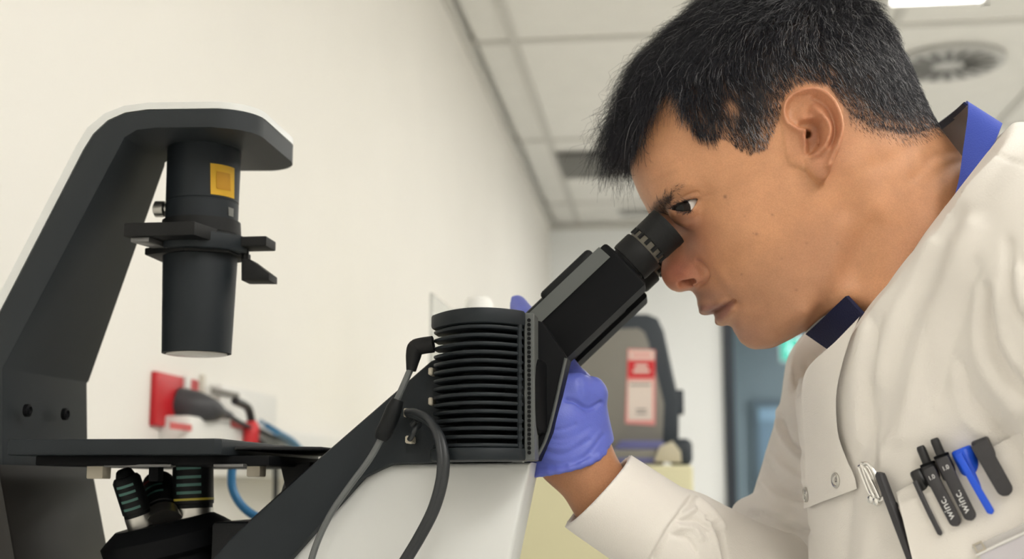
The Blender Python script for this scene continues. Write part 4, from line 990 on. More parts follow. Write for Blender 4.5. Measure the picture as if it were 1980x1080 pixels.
# ---------------------------------------------------------------- eyes, lashes, brows
me_eye = mat('eye_white', (.66, .62, .59), .3, coat=.2); M_iris = mat('iris', (.012, .007, .005), .25, coat=.06, spec=.2); M_pup = mat('pupil', (.003, .003, .003), .12, coat=.15, spec=.2)
def eyeball(sgn):
    c = EYE.copy(); c[1] = MID - sgn * (MID - EYE[1])
    g = np.array((-.42, 0, -.22)); g[1] = -sgn * .87; g /= np.linalg.norm(g)
    prof_ = [(-ER_ * math.cos(a), ER_ * math.sin(a)) for a in np.linspace(.02, PI - .02, 40)]
    bm = lathe(bmesh.new(), Vector(c), g, prof_, 40); me = bpy.data.meshes.new('eye'); bmesh.ops.recalc_face_normals(bm, faces=bm.faces[:])
    for f_ in bm.faces:
        cs = (np.array(f_.calc_center_median()) - c) @ g / ER_; f_.material_index = 2 if cs > .975 else (1 if cs > .815 else 0)
    bm.to_mesh(me); bm.free(); smooth_by_angle(me, 60); me.materials.append(me_eye); me.materials.append(M_iris); me.materials.append(M_pup)
    return link_mesh('eye', me, None, man)
eyeball(1); eyeball(-1)

bvh_h = BVHTree.FromPolygons(HV.tolist(), HQ.tolist())
def hit(bvh, px, py):
    d = ray(px, py); d /= np.linalg.norm(d); loc, nrm, idx, dist = bvh.ray_cast(Vector(CAM), Vector(d))
    return (None, None) if loc is None else (np.array(loc), np.array(nrm))
def strands(roots, pts_fn, r0, r1, seg, sides=3):
    """roots (N,3); pts_fn(s) -> (N,3) for s in 0..1; one mesh of thin tapering tubes"""
    N = len(roots); P = np.stack([pts_fn(k / seg) for k in range(seg + 1)], 1)
    Tn = np.gradient(P, axis=1); Tn /= np.linalg.norm(Tn, axis=2)[..., None] + 1e-12
    ref = np.array((.31, .77, .55)); U = np.cross(Tn, ref); U /= np.linalg.norm(U, axis=2)[..., None] + 1e-12; Vv = np.cross(Tn, U)
    rad = (r0[:, None] + (r1 - r0)[:, None] * np.linspace(0, 1, seg + 1)[None])
    R = np.stack([P + (U * math.cos(2 * PI * k / sides) + Vv * math.sin(2 * PI * k / sides)) * rad[..., None] for k in range(sides)], 2)
    VV = R.reshape(-1, 3); base_ = (np.arange(N) * (seg + 1) * sides)[:, None, None]
    s_i = np.arange(seg)[None, :, None] * sides; k_i = np.arange(sides)[None, None, :]; k2 = (k_i + 1) % sides
    F = np.stack([base_ + s_i + k_i, base_ + s_i + k2, base_ + s_i + sides + k2, base_ + s_i + sides + k_i], -1).reshape(-1, 4)
    return VV, F
def hair_mat(name, col, rough):
    m_ = mat(name, col, rough, spec=.5); return m_
M_hair = hair_mat('dark_hair', (.015, .0150, .021), .34); M_ghair = hair_mat('grey_hair', (.34, .335, .35), .4)
nrm3 = lambda A: A / (np.linalg.norm(A, axis=-1)[..., None] + 1e-12)
# scalp samples
fc_ = HV[HQ].mean(1); hw = hairw[HQ].mean(1); ar = np.linalg.norm(np.cross(HV[HQ[:, 2]] - HV[HQ[:, 0]], HV[HQ[:, 3]] - HV[HQ[:, 1]]), axis=1) * .5
dhf = dh[HQ].mean(1); psf = Ps[HQ].mean(1); sidef = (fc_[:, 1] < MID + .015)
fringe_ = (dhf < 0) & (dhf > -26) & (psf[:, 0] > 1640) & (psf[:, 1] > 180)
pr = ar * np.where(fringe_, 2.2 * np.exp(dhf / 9), hw > .5) * np.where(sidef, 1.0, .45) * (1 - .93 * np.exp(-(((psf[:, 0] - 1412) / 18) ** 2 + ((psf[:, 1] - 205) / 26) ** 2)))
NH = 62000
ii = RNG.choice(len(HQ), NH, p=pr / pr.sum())
u_, v_ = RNG.random((NH, 1)), RNG.random((NH, 1))
c4 = HV[HQ[ii]]; root = c4[:, 0] * (1 - u_) * (1 - v_) + c4[:, 1] * u_ * (1 - v_) + c4[:, 2] * u_ * v_ + c4[:, 3] * (1 - u_) * v_
nn = nrm3(HN[HQ[ii]].mean(1)); ps = psf[ii]; dl = dhf[ii]
whorl = at(1655, 20, MID)
fl_ = nrm3(root - whorl); down = np.array((.56, 0, -.83)); fwd = np.array((-.83, 0, -.56))
topness = np.clip((150 - (ps[:, 1] - .35 * (1500 - ps[:, 0]))) / 160, 0, 1)[:, None]
fl_ = nrm3(fl_ * (.4 + .8 * topness) + down * (1 - topness) * 1.6 + fwd * .35 * topness)
frontw = np.clip((1350 - ps[:, 0]) / 110, 0, 1) * np.clip((275 - ps[:, 1]) / 50, 0, 1) * np.clip((ps[:, 1] + 40) / 110, 0, 1)
# short clumps share a direction
cell = np.floor(root / .006).astype(int); key = (cell[:, 0] * 73856093 ^ cell[:, 1] * 19349663 ^ cell[:, 2] * 83492791) % 4096
cl = RNG.normal(size=(4096, 3))[key]
jit = cl * .22 + RNG.normal(size=(NH, 3)) * .16
fl_ = nrm3(fl_ + fwd * (frontw * .9)[:, None]); fl_ = nrm3(fl_ + jit * (.65 + .35 * topness[:, 0] + 1.0 * frontw)[:, None]); fl_ = nrm3(fl_ - nn * (fl_ * nn).sum(1)[:, None])
LOWL = [(1834, 238), (1800, 246), (1760, 258), (1722, 252), (1680, 240), (1645, 219), (1622, 196), (1512, 198), (1505, 228), (1490, 262), (1481, 288), (1450, 298), (1432, 291), (1400, 270)]
dlo = pdist(ps, LOWL)
Ln = np.clip(np.where(dl < 0, .0012, .0026) + dlo * .000072 * (1 + .6 * topness[:, 0]), .0012, .024) * (0.8 + .4 * RNG.random(NH))
Ln = Ln * (1 - frontw) + frontw * .054 * (.55 + .6 * RNG.random(NH))
Ln = np.where((ps[:, 0] < 1380) & (dl < 60) & (ps[:, 1] > 120), np.maximum(Ln * .8, .010), Ln)
lift = (.50 + .25 * topness[:, 0] + .30 * frontw) * (.6 + .8 * RNG.random(NH)); curl = (RNG.normal(size=(NH, 3)) * .10 + cl * .10)
ph = RNG.random(NH) * 6.28; rb_ = RNG.random(4096)[key]
def hp(s):
    g_ = np.zeros((NH, 3)); g_[:, 2] = -1
    bend = frontw * (.12 + .30 * rb_) + .10
    w_ = np.sin(ph + s * 5)[:, None] * curl * (s * .55) * (1 + 1.2 * frontw)[:, None]
    return root + Ln[:, None] * (fl_ * (s * .86) + nn * ((lift * (s - .52 * s * s)))[:, None] + g_ * (bend * s * s)[:, None] + w_)
gfrac = (.035 + .10 * np.clip((ps[:, 0] - 1480) / 250, 0, 1) * np.clip((ps[:, 1] + 40) / 120, 0, 1) + .40 * np.exp(-(((ps[:, 0] - 1468) / 32) ** 2 + ((ps[:, 1] - 262) / 34) ** 2)) + .06 * np.exp(-(((ps[:, 0] - 1560) / 130) ** 2 + ((ps[:, 1] - 70) / 70) ** 2))) * (1 - .8 * frontw)
isg = RNG.random(NH) < gfrac
r0 = np.where(dl < 0, .00007, .00013); r1 = np.full(NH, .00005)
VV, FF = strands(root, hp, r0, r1, 5)
per = 5 * 3; msk = np.repeat(isg, per)
def take(mask):
    F = FF[np.repeat(mask, per)]; used, inv = np.unique(F, return_inverse=True); return VV[used], inv.reshape(F.shape)
o = npmesh('hair', *take(~isg), M_hair, man); tag(o, 'short black hair, swept forward', kind='stuff')
o = npmesh('grey_hair', *take(isg), M_ghair, man); tag(o, 'grey strands among the black hair', kind='stuff')
# loose curls at the fringe
nf = 260; fr = np.where((frontw > .3) & (np.abs(root[:, 1] - MID) < .042) & (ps[:, 0] < 1300))[0]; fr = RNG.choice(fr, nf)
rt = root[fr]; bm = None
PS_ = []
for k in range(nf):
    L = .024 + .018 * RNG.random(); d0 = nrm3(fl_[fr[k]] + nn[fr[k]] * .5); a0 = RNG.random() * 6.28; side = nrm3(np.cross(d0, RNG.normal(size=3))); pth = []
    for s in np.linspace(0, 1, 19):
        ang = s * (2.2 + 1.6 * ((k * 7919) % 13) / 13); pth.append(rt[k] + L * (d0 * math.sin(ang) / 2.4 + (np.array((0, 0, -1)) * .75 + side * .3) * (1 - math.cos(ang)) / 2.4 + d0 * s * .25))
    PS_.append(pth)
PS_ = np.array(PS_)
def cp_(s): return PS_[:, int(round(s * 18))]
VV2, FF2 = strands(rt, cp_, np.full(nf, .00022), np.full(nf, .00008), 18, 4)
o = npmesh('fringe_curls', VV2, FF2, M_hair, man); tag(o, kind='stuff')
# eyebrow and lashes (both sides)
def brow(n_, poly_, L0, mname, mt, dirfn):
    R_, N_, D_ = [], [], []
    lo_, hi_ = np.min(poly_, 0), np.max(poly_, 0)
    while len(R_) < n_:
        q = lo_ + (hi_ - lo_) * RNG.random(2)
        if not inside(q[None], poly_)[0]: continue
        p_, nr_ = hit(bvh_h, *q)
        if p_ is None: continue
        R_.append(p_); N_.append(nr_); D_.append(dirfn(q))
    R_, N_, D_ = map(np.array, (R_, N_, D_)); D_ = nrm3(D_ + RNG.normal(size=D_.shape) * .25)
    R2 = R_ * (1, -1, 1) + (0, 2 * MID, 0); R_ = np.concatenate([R_, R2]); N_ = np.concatenate([N_, N_ * (1, -1, 1)]); D_ = np.concatenate([D_, D_ * (1, -1, 1)])
    LL = L0 * (.6 + .7 * RNG.random(len(R_)))
    VV_, FF_ = strands(R_, lambda s: R_ + LL[:, None] * (D_ * s + N_ * (.35 * s - .25 * s * s)[..., None] if False else D_ * s + N_ * (.35 * s - .25 * s * s)), np.full(len(R_), .00016), np.full(len(R_), .00004), 3)
    o = npmesh(mname, VV_, FF_, mt, man); tag(o, kind='stuff')
brow(620, brow_in, .0080, 'eyebrows', M_hair, lambda q: np.array((.45, -.1, .35)))
brow(120, brow_poly, .0040, 'eyebrow_tails', M_hair, lambda q: np.array((.35 + .5 * (q[0] > 1290), -.1, .55 - .5 * (q[0] > 1300))))
lash_r, lash_d = [], []
for k in range(46):
    f_ = k / 45; u = catmull(np.array([(1343, 384), (1328, 388), (1312, 394.5), (1298, 402)], float), 15)[k]
    d_ = ray(*u); d_ /= np.linalg.norm(d_); p_ = np.array((EYE[0], EYE[1], EYE[2])); oc = CAM - p_; bq = oc @ d_; cq = oc @ oc - .0134 ** 2; disc = bq * bq - cq
    tt = -bq - math.sqrt(max(disc, 0)); lash_r.append(CAM + d_ * tt); lash_d.append(nrm3(np.array((-.55, -.55, -.25)) + RNG.normal(size=3) * .18))
for k in range(36):
    u = catmull(np.array([(1338, 405), (1328, 409), (1306, 407)], float), 18)[k]; d_ = ray(*u); d_ /= np.linalg.norm(d_); oc = CAM - EYE; bq = oc @ d_; cq = oc @ oc - .0134 ** 2
    lash_r.append(CAM + d_ * (-bq - math.sqrt(max(bq * bq - cq, 0)))); lash_d.append(nrm3(np.array((-.15, -.6, -.6)) + RNG.normal(size=3) * .2))
lash_r, lash_d = np.array(lash_r), np.array(lash_d)
lash_r = np.concatenate([lash_r, lash_r * (1, -1, 1) + (0, 2 * MID, 0)]); lash_d = np.concatenate([lash_d, lash_d * (1, -1, 1)])
VV3, FF3 = strands(lash_r, lambda s: lash_r + lash_d * (.0056 * s) + np.array((0, 0, .0016 * s * s)), np.full(len(lash_r), .00020), np.full(len(lash_r), .00004), 4)
o = npmesh('eyelashes', VV3, FF3, M_hair, man); tag(o, kind='stuff')

# ---------------------------------------------------------------- lab coat
def fabric(name, col, sc_=1300, rough=.85, bump=.25, noise_=.03):
    m_ = mat(name, col, rough, noise=noise_, nscale=14, bump=bump, bscale=sc_, spec=.25); m_.node_tree.nodes['Principled BSDF'].inputs['Sheen Weight'].default_value = .15; return m_
M_coat = fabric('coat_cotton', (.84, .80, .745))
M_coat2 = fabric('coat_cotton_cuff', (.72, .66, .59))
M_blue = fabric('collar_blue', srgb(66, 84, 176), 900); M_navy = fabric('collar_navy', srgb(16, 22, 58), 900); M_lin = fabric('collar_lining', (.62, .60, .56), 900)
M_trou = fabric('trousers', (.03, .035, .06), 900)
M_glv = mat('nitrile_glove', srgb(100, 112, 202), .42, noise=.05, nscale=60, bump=.12, bscale=900, spec=.45); M_glv.node_tree.nodes['Principled BSDF'].inputs['Subsurface Weight'].default_value = .05
gc = Grid((.03, .60, .55), (.62, 1.30, 1.56), .0028)
sqT = ((nd, ns, ey), (.0, 1, .66))
def cap(a, b, ra, rb, k=.03, op='add', sq=None): gc.capsule(a, b, ra, rb, k, op, sq)
T0, T1 = at(1862, 610, MID), at(2110, 1120, MID)
cap(T0, T1, .114, .120, .03, sq=((nd, ns, ey), (1, 1, .64)))
cap(T1, hip, .125, .150, .05, sq=((nd, ns, ey), (1, 1, .70)))
cap(at(1735, 800, MID), at(1790, 1500, MID), .062, .075, .06, sq=(I3, (1, .50, 1)))           # the front hanging forward
cap(at(1930, 400, .905), at(2100, 505, .785), .052, .068, .05)                             # near shoulder
cap(at(1720, 620, 1.02), at(1650, 742, 1.12), .040, .052, .04)                             # far shoulder
cap(at(2108, 520, .785), at(2310, 1040, .735), .066, .058, .018)                            # near upper arm
cap(at(2310, 1040, .735), at(2130, 1380, .80), .056, .045, .02)
cap(at(1440, 992, 1.075), at(1490, 1002, 1.06), .0125, .020, .012)
cap(at(1652, 745, 1.125), at(1530, 1125, 1.08), .0545, .050, .02)                           # far upper arm
gc2 = None
# neck opening: cut along the neckline plane, then a well round the neck
A_, B_ = at(1842, 384, .895), at(1670, 606, .895)
dl_ = (A_ - B_); dl_[1] = 0; dl_ /= np.linalg.norm(dl_); pn = np.array((-dl_[2], 0, dl_[0])); pn = pn if pn[0] < 0 else -pn
pl_ = ((gc.X - A_[0]) * pn[0] + (gc.Z - A_[2]) * pn[2]).astype(np.float32)
ncen = at(1770, 500, MID)
rad = np.sqrt((gc.X - ncen[0]) ** 2 + (gc.Y - ncen[1]) ** 2 + (gc.Z - ncen[2]) ** 2)
cutf = np.maximum(-pl_, (rad - .17).astype(np.float32))
gc.F = np.maximum(gc.F, -np.broadcast_to(cutf, gc.F.shape))
gc.capsule(at(1720, 420, MID), at(1822, 565, MID), .066, .062, .004, 'sub', sq=((np.array((.58, 0, -.81)), np.array((-.81, 0, -.58)), ey), (1, .82, 1.0)))
CV, CQ = largest(*gc.mesh()); del gc
CV = relax(CV, CQ, 2)
# forearm sleeve of the far arm, finer
elb = at(1495, 1165, 1.065); cufc = at(1156, 949, .955)
gs = Grid(np.minimum(elb, cufc) - .085, np.maximum(elb, cufc) + .085, .0015)
fdir = np.array(at(1322, 1060, .995)) - cufc; fdir /= np.linalg.norm(fdir)
gs.capsule(cufc - fdir * .01, at(1322, 1060, .995), .0346, .0380, .01)
gs.capsule(at(1322, 1060, .995), elb, .0430, .052, .006)
gs.capsule(elb, at(1532, 1120, 1.078), .052, .052, .02)
cn = at(1215, 886, .955) - at(1098, 1010, .955); cn = np.cross(cn, (0, 1, .18)); cn /= np.linalg.norm(cn); cn = cn if cn[0] < 0 else -cn
pl2 = ((gs.X - cufc[0]) * cn[0] + (gs.Y - cufc[1]) * cn[1] + (gs.Z - cufc[2]) * cn[2]).astype(np.float32)
gs.F = np.maximum(gs.F, np.broadcast_to(pl2, gs.F.shape))
gs.capsule(cufc - fdir * .02, cufc + fdir * .030, .0290, .0290, .002, 'sub')
SV, SQ = largest(*gs.mesh()); del gs; SV = relax(SV, SQ, 2)
SV = sculpt(SV, SQ, [([(1338, 962), (1318, 990), (1290, 1030), (1262, 1082)], 6, -.0042), ([(1330, 958), (1308, 990), (1280, 1030), (1250, 1085)], 9, .0012),
    ([(1322, 992), (1345, 985), (1362, 996)], 6, .0035), ([(1318, 1006), (1348, 1006), (1372, 1020)], 5, -.0030), ([(1312, 1018), (1340, 1022), (1356, 1040)], 6, .0030), ([(1302, 1034), (1330, 1042), (1346, 1066)], 5, -.0024),
    ([(1345, 965), (1375, 990), (1396, 1018)], 8, .0035), ([(1350, 985), (1376, 1006), (1392, 1036)], 6, -.0030), ([(1372, 1010), (1384, 1050), (1392, 1085)], 6, .0030), ([(1386, 1010), (1396, 1050), (1402, 1085)], 5, -.0035), ([(1225, 905), (1205, 950), (1165, 1000), (1120, 1028)], 40, .0006)])
# folds of the trunk and the far upper arm: ridges and valleys drawn along the cloth
FOLD = [([(1906, 560), (1908, 640), (1930, 705), (1985, 770)], 12, -.0065), ([(1890, 560), (1890, 650), (1910, 720), (1960, 790)], 14, .0025), ([(1930, 560), (1935, 640), (1965, 700)], 12, .0028), ([(1950, 470), (1955, 560), (1985, 640)], 9, -.003), ([(1968, 520), (1975, 600)], 8, .003),
    ([(1840, 420), (1780, 560), (1730, 700), (1700, 830)], 22, -.0032), ([(1880, 440), (1820, 580), (1775, 720), (1745, 840)], 20, .0034), ([(1890, 520), (1850, 640), (1815, 760)], 15, -.0028), ([(1800, 470), (1740, 600), (1690, 720)], 15, .0024),
    ([(1700, 620), (1680, 700), (1672, 800), (1690, 900)], 12, -.0030), ([(1672, 640), (1650, 740), (1652, 850)], 12, .0022), ([(1684, 615), (1694, 655), (1688, 705), (1672, 760), (1666, 850)], 4, -.0022), ([(1664, 730), (1658, 800), (1662, 850)], 5, .0012), ([(1690, 770), (1660, 880), (1640, 1000), (1630, 1080)], 14, -.003), ([(1720, 840), (1690, 960), (1670, 1075)], 14, .0022),
    ([(1800, 640), (1790, 720), (1800, 800)], 14, -.0018), ([(1860, 700), (1880, 770), (1930, 830)], 14, -.0030), ([(1850, 730), (1860, 800), (1900, 840)], 12, .0020),
    ([(1560, 705), (1556, 760), (1590, 800)], 6, -.0030), ([(1550, 735), (1570, 765), (1592, 792)], 5, .002), ([(1574, 690), (1560, 720), (1552, 740)], 6, .002),
    ([(1508, 808), (1525, 850), (1556, 882)], 7, -.006), ([(1500, 790), (1512, 840), (1540, 880)], 8, .004), ([(1535, 720), (1545, 790), (1555, 860)], 9, -.003), ([(1490, 880), (1515, 905), (1552, 930)], 9, .003), ([(1480, 895), (1510, 935), (1550, 955)], 7, -.003), ([(1470, 930), (1500, 960), (1550, 975)], 8, .0025),
    ([(1450, 992), (1480, 996), (1520, 1012), (1560, 1025)], 7, -.005), ([(1440, 1016), (1470, 1012), (1520, 1034)], 8, .003), ([(1415, 1030), (1430, 1050), (1442, 1085)], 6, -.003), ([(1450, 1030), (1500, 1050), (1550, 1060)], 8, -.004),
    ([(1930, 262), (1900, 330), (1875, 380)], 20, .0010), ([(1905, 285), (1960, 312), (2000, 330)], 3, -.0010)]
CV = sculpt(CV, CQ, FOLD)
nzw = .0016 * (np.sin(CV[:, 0] * 41 + 3 * np.sin(CV[:, 2] * 23)) * np.sin(CV[:, 2] * 33 + 2 * np.sin(CV[:, 1] * 37)))
CV = CV + vnormals(CV, CQ) * nzw[:, None]
npmesh('sleeve', SV, SQ, M_coat, man)['label'] = 'white coat sleeve with a plain cuff'
coat = npmesh('lab_coat', CV, CQ, M_coat, man); coat['label'] = 'white cotton lab coat'
bvh_c = BVHTree.FromPolygons(CV.tolist(), CQ.tolist()); bvh_s = BVHTree.FromPolygons(SV.tolist(), SQ.tolist())
gl = Grid((.05, .74, .0), (.62, 1.2, .80), .006)
for sg, kn, an in ((-1, knee[0], ank[0]), (1, knee[1], ank[1])):
    gl.capsule(hip + np.array((0, sg * .09, 0)), kn, .092, .070, .03); gl.capsule(kn, an + np.array((0, 0, .02)), .068, .052, .03)
LV, LQ = gl.mesh(); del gl; npmesh('trousers', relax(LV, LQ, 2), LQ, M_trou, man)
for an in ank:
    bm = bmesh.new(); tube(bm, [an + np.array((.05, 0, -.045)), an + np.array((0, 0, -.04)), an + np.array((-.09, 0, -.05)), an + np.array((-.17, 0, -.055))], [.030, .044, .042, .028], 16, 6)
    for v in bm.verts: v.co.z = max(v.co.z, .002)
    obj('shoe', bm, M_navy, man)

def lerp_line(L, n):
    L = catmull(np.array(L, float), 10) if len(L) > 2 else np.array(L, float)
    d = np.concatenate([[0], np.cumsum(np.linalg.norm(np.diff(L, axis=0), axis=1))]); u = np.linspace(0, d[-1], n)
    return np.stack([np.interp(u, d, L[:, 0]), np.interp(u, d, L[:, 1])], 1)
def onto(q, off=0.0, bvh=None):
    for b_ in ([bvh] if bvh else [bvh_c]):
        p_, n_ = hit(b_, *q)
        if p_ is not None:
            if n_ @ (p_ - CAM) > 0: n_ = -n_
            return p_ + n_ * off, n_
    return None, None
class Lay:
    """the even lie of the cloth over a region: a smooth surface through the coat's depth there"""
    def __init__(l, poly_, deg=3, n=40):
        P = np.array(poly_, float); l.c = P.mean(0); l.s = np.ptp(P, axis=0).max() / 2; l.deg = deg
        g = [q for q in np.stack(np.meshgrid(np.linspace(P[:, 0].min(), P[:, 0].max(), n), np.linspace(P[:, 1].min(), P[:, 1].max(), n)), -1).reshape(-1, 2) if inside(q[None], P)[0]]
        Q_, D_ = [], []
        for q in g:
            p_, n_ = hit(bvh_c, *q)
            if p_ is not None: Q_.append(q); D_.append((p_ - CAM) @ C_F)
        Q_, D_ = np.array(Q_), np.array(D_); ok = np.abs(D_ - np.median(D_)) < .09
        for _ in range(6):
            l.w = np.linalg.lstsq(l.basis(Q_[ok]), D_[ok], rcond=None)[0]; r_ = np.abs(l.basis(Q_) @ l.w - D_); ok = r_ < max(.004, 1.8 * np.median(r_))
    def basis(l, q):
        u = (np.atleast_2d(q) - l.c) / l.s; return np.stack([u[:, 0] ** i * u[:, 1] ** j for i in range(l.deg + 1) for j in range(l.deg + 1 - i)], 1)
    def pt(l, q): return CAM + ray(*q) * float((l.basis(q) @ l.w)[0])
    def __call__(l, q, off=0.0):
        q = np.array(q, float); p_ = l.pt(q); n_ = np.cross(l.pt(q + (4, 0)) - p_, l.pt(q + (0, 4)) - p_); n_ /= np.linalg.norm(n_); n_ = n_ if n_ @ (CAM - p_) > 0 else -n_
        v_ = p_ - CAM; v_ /= np.linalg.norm(v_); return p_ + v_ * (off / (n_ @ v_)), n_
def patch(name, eA, eB, nu, nv, lay, thick, m, parent, offs, clear=.0012):
    """a layer of cloth between two edges, lying on the coat"""
    LA, LB = lerp_line(eA, nv + 1), lerp_line(eB, nv + 1); V = np.zeros((nv + 1, nu + 1, 3)); dep = np.zeros((nv + 1, nu + 1)); QQ = np.zeros((nv + 1, nu + 1, 2))
    for j in range(nv + 1):
        for i in range(nu + 1):
            f_ = i / nu; q = LA[j] * (1 - f_) + LB[j] * f_; QQ[j, i] = q
            d_ = (lay(q, offs(f_, j / nv))[0] - CAM) @ C_F; p_, _ = hit(bvh_c, *q)
            if p_ is not None: d_ = min(d_, max(d_ - .008, (p_ - CAM) @ C_F - clear))
            dep[j, i] = d_
    for _ in range(3):
        W_ = np.pad(dep, 1, mode='edge'); W_ = (W_[:-2, 1:-1] + W_[2:, 1:-1] + W_[1:-1, :-2] + W_[1:-1, 2:] + 2 * dep) / 6; dep = np.minimum(dep, W_)
    for j in range(nv + 1):
        for i in range(nu + 1): V[j, i] = CAM + ray(*QQ[j, i]) * dep[j, i]
    bm = bmesh.new(); fr_ = [[bm.verts.new(V[j, i]) for i in range(nu + 1)] for j in range(nv + 1)]
    V2 = V + (V - CAM) / np.linalg.norm(V - CAM, axis=2)[..., None] * thick; bk = [[bm.verts.new(V2[j, i]) for i in range(nu + 1)] for j in range(nv + 1)]
    for j in range(nv):
        for i in range(nu):
            bm.faces.new((fr_[j][i], fr_[j][i + 1], fr_[j + 1][i + 1], fr_[j + 1][i])); bm.faces.new((bk[j][i], bk[j + 1][i], bk[j + 1][i + 1], bk[j][i + 1]))
    for j in range(nv):
        for i in (0, nu): bm.faces.new((fr_[j][i], fr_[j + 1][i], bk[j + 1][i], bk[j][i]))
    for i in range(nu):
        for j in (0, nv): bm.faces.new((fr_[j][i], fr_[j][i + 1], bk[j][i + 1], bk[j][i]))
    return obj(name, bm, m, parent, deg=50)
# front closing flap, pocket
FL_R = [(1662, 612), (1645, 651), (1628, 705), (1617, 765), (1620, 835), (1636, 885), (1651, 918), (1657, 944)]
FL_L = [(1600, 676), (1578, 692), (1556, 722), (1549, 770), (1552, 830), (1556, 885), (1555, 940), (1554, 983)]
LF = Lay([(1600, 700), (1560, 740), (1560, 975), (1660, 950), (1680, 640)], 3)
flap = patch('front_flap', FL_L, FL_R, 24, 60, LF, .0024, M_coat, man, lambda f_, g_: .0030 + .0015 * f_)
st_ = lerp_line([(1655, 655), (1639, 707), (1629, 767), (1632, 835)], 8)
PK_T = [(1733, 951), (1765, 934), (1845, 899), (1890, 879), (1985, 829), (2050, 800)]
PK_B = [(1800, 1230), (1850, 1215), (1930, 1180), (1985, 1150), (2060, 1120), (2110, 1095)]
LP = Lay([(1650, 840), (1700, 1080), (1985, 1080), (1985, 840), (1900, 780), (1760, 800)], 2)
pock = patch('breast_pocket', PK_T, PK_B, 40, 60, LP, .0020, M_coat, man, lambda f_, g_: .0030 + .0105 * min(1, f_ / .10) * min(1, max(0, 1.0 - f_) / .15) * (1 - g_) ** .6)
# snaps
for q in ((1618, 928), (1559, 956)):
    p_, n_ = LF(q, .0034)
    if p_ is None: continue
    o = obj('snap', lathe(bmesh.new(), p_, n_, [(0, .0052), (.0012, .0052), (.0018, .0046), (.0014, .0036), (.0006, .0032), (.0008, .0012), (.0016, .0010)], 28), M_steel, man)
# cuff band and its far lip are the sleeve itself; stitched seam
# ---------------------------------------------------------------- shirt collar
def ribbon(name, rim, base_, m, parent, thick=.0022, n=14):
    R_ = catmull(rim, n); B_ = catmull(base_, n); k_ = 5; bm = bmesh.new(); rows = []
    for a, b in zip(R_, B_): rows.append([bm.verts.new(Vector(a + (b - a) * i / k_)) for i in range(k_ + 1)])
    for r_, s_ in zip(rows, rows[1:]):
        for i in range(k_): bm.faces.new((r_[i], r_[i + 1], s_[i + 1], s_[i]))
    bmesh.ops.recalc_face_normals(bm, faces=bm.faces[:]); bmesh.ops.solidify(bm, geom=bm.faces[:], thickness=thick)
    return obj(name, bm, m, parent, deg=50)
rimA = [at(1800, 470, .893), at(1846, 376, .893), at(1862, 290, .900), at(1872, 198, .916), at(1850, 217, .955), at(1811, 246, 1.010), at(1780, 340, 1.03), at(1740, 440, 1.035)]
basA = [at(1830, 500, .886), at(1862, 400, .884), at(1905, 312, .888), at(1938, 240, .905), at(1925, 262, .960), at(1895, 296, 1.015), at(1830, 400, 1.045), at(1780, 500, 1.045)]
col_ = ribbon('shirt_collar', rimA, basA, M_blue, man); col_['label'] = 'royal blue shirt collar'
up = lambda P_, d_: [p_ + d_ for p_ in P_]
rimN = [r_ + (r_ - b_) / np.linalg.norm(r_ - b_) * .0005 + np.array((-.0022, 0, .0004)) for r_, b_ in zip(rimA[3:6], basA[3:6])]
basN = [r_ * .86 + b_ * .14 + np.array((-.0026, 0, .0)) for r_, b_ in zip(rimA[3:6], basA[3:6])]
ribbon('collar_piping', rimN, basN, M_navy, man, .0015)['label'] = 'navy piping inside the collar'
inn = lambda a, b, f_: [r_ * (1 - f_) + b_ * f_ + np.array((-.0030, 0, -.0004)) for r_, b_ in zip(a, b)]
ribbon('collar_shade', inn(rimA[3:7], basA[3:7], .10), inn(rimA[3:7], basA[3:7], .97), fabric('collar_shade_brown', (.20, .155, .14), 900), man, .0012)['label'] = 'brown-grey ribbon standing in for the shade inside the collar'  # brown ribbon: the shade inside the collar put into colour
tabr = [at(1562, 641, .957), at(1600, 608, .928), at(1641, 571, .906)]; tabb = [at(1606, 671, .952), at(1636, 640, .922), at(1674, 606, .898)]
tb = ribbon('collar_tab', tabr, tabb, M_navy, man, .003); tb['label'] = 'navy collar tab at the throat'
lr = [at(1558, 640, .962), at(1596, 606, .934), at(1634, 574, .914)]; lb2 = [at(1570, 645, .961), at(1606, 612, .932), at(1643, 578, .912)]
ribbon('collar_lining', lr, lb2, M_lin, man, .0015)
# ---------------------------------------------------------------- glove
gg = Grid(np.minimum(at(940, 960, .90), at(940, 560, .90)), np.maximum(at(1210, 960, 1.09), at(1215, 540, 1.09)), .0012)
glove_field(gg, 0)
ca, cb_ = at(1030, 906, .950), at(1171, 852, .950); cc = at(1100, 886, .953)
cax = np.array((-.34, -.26, .90)); cax /= np.linalg.norm(cax)
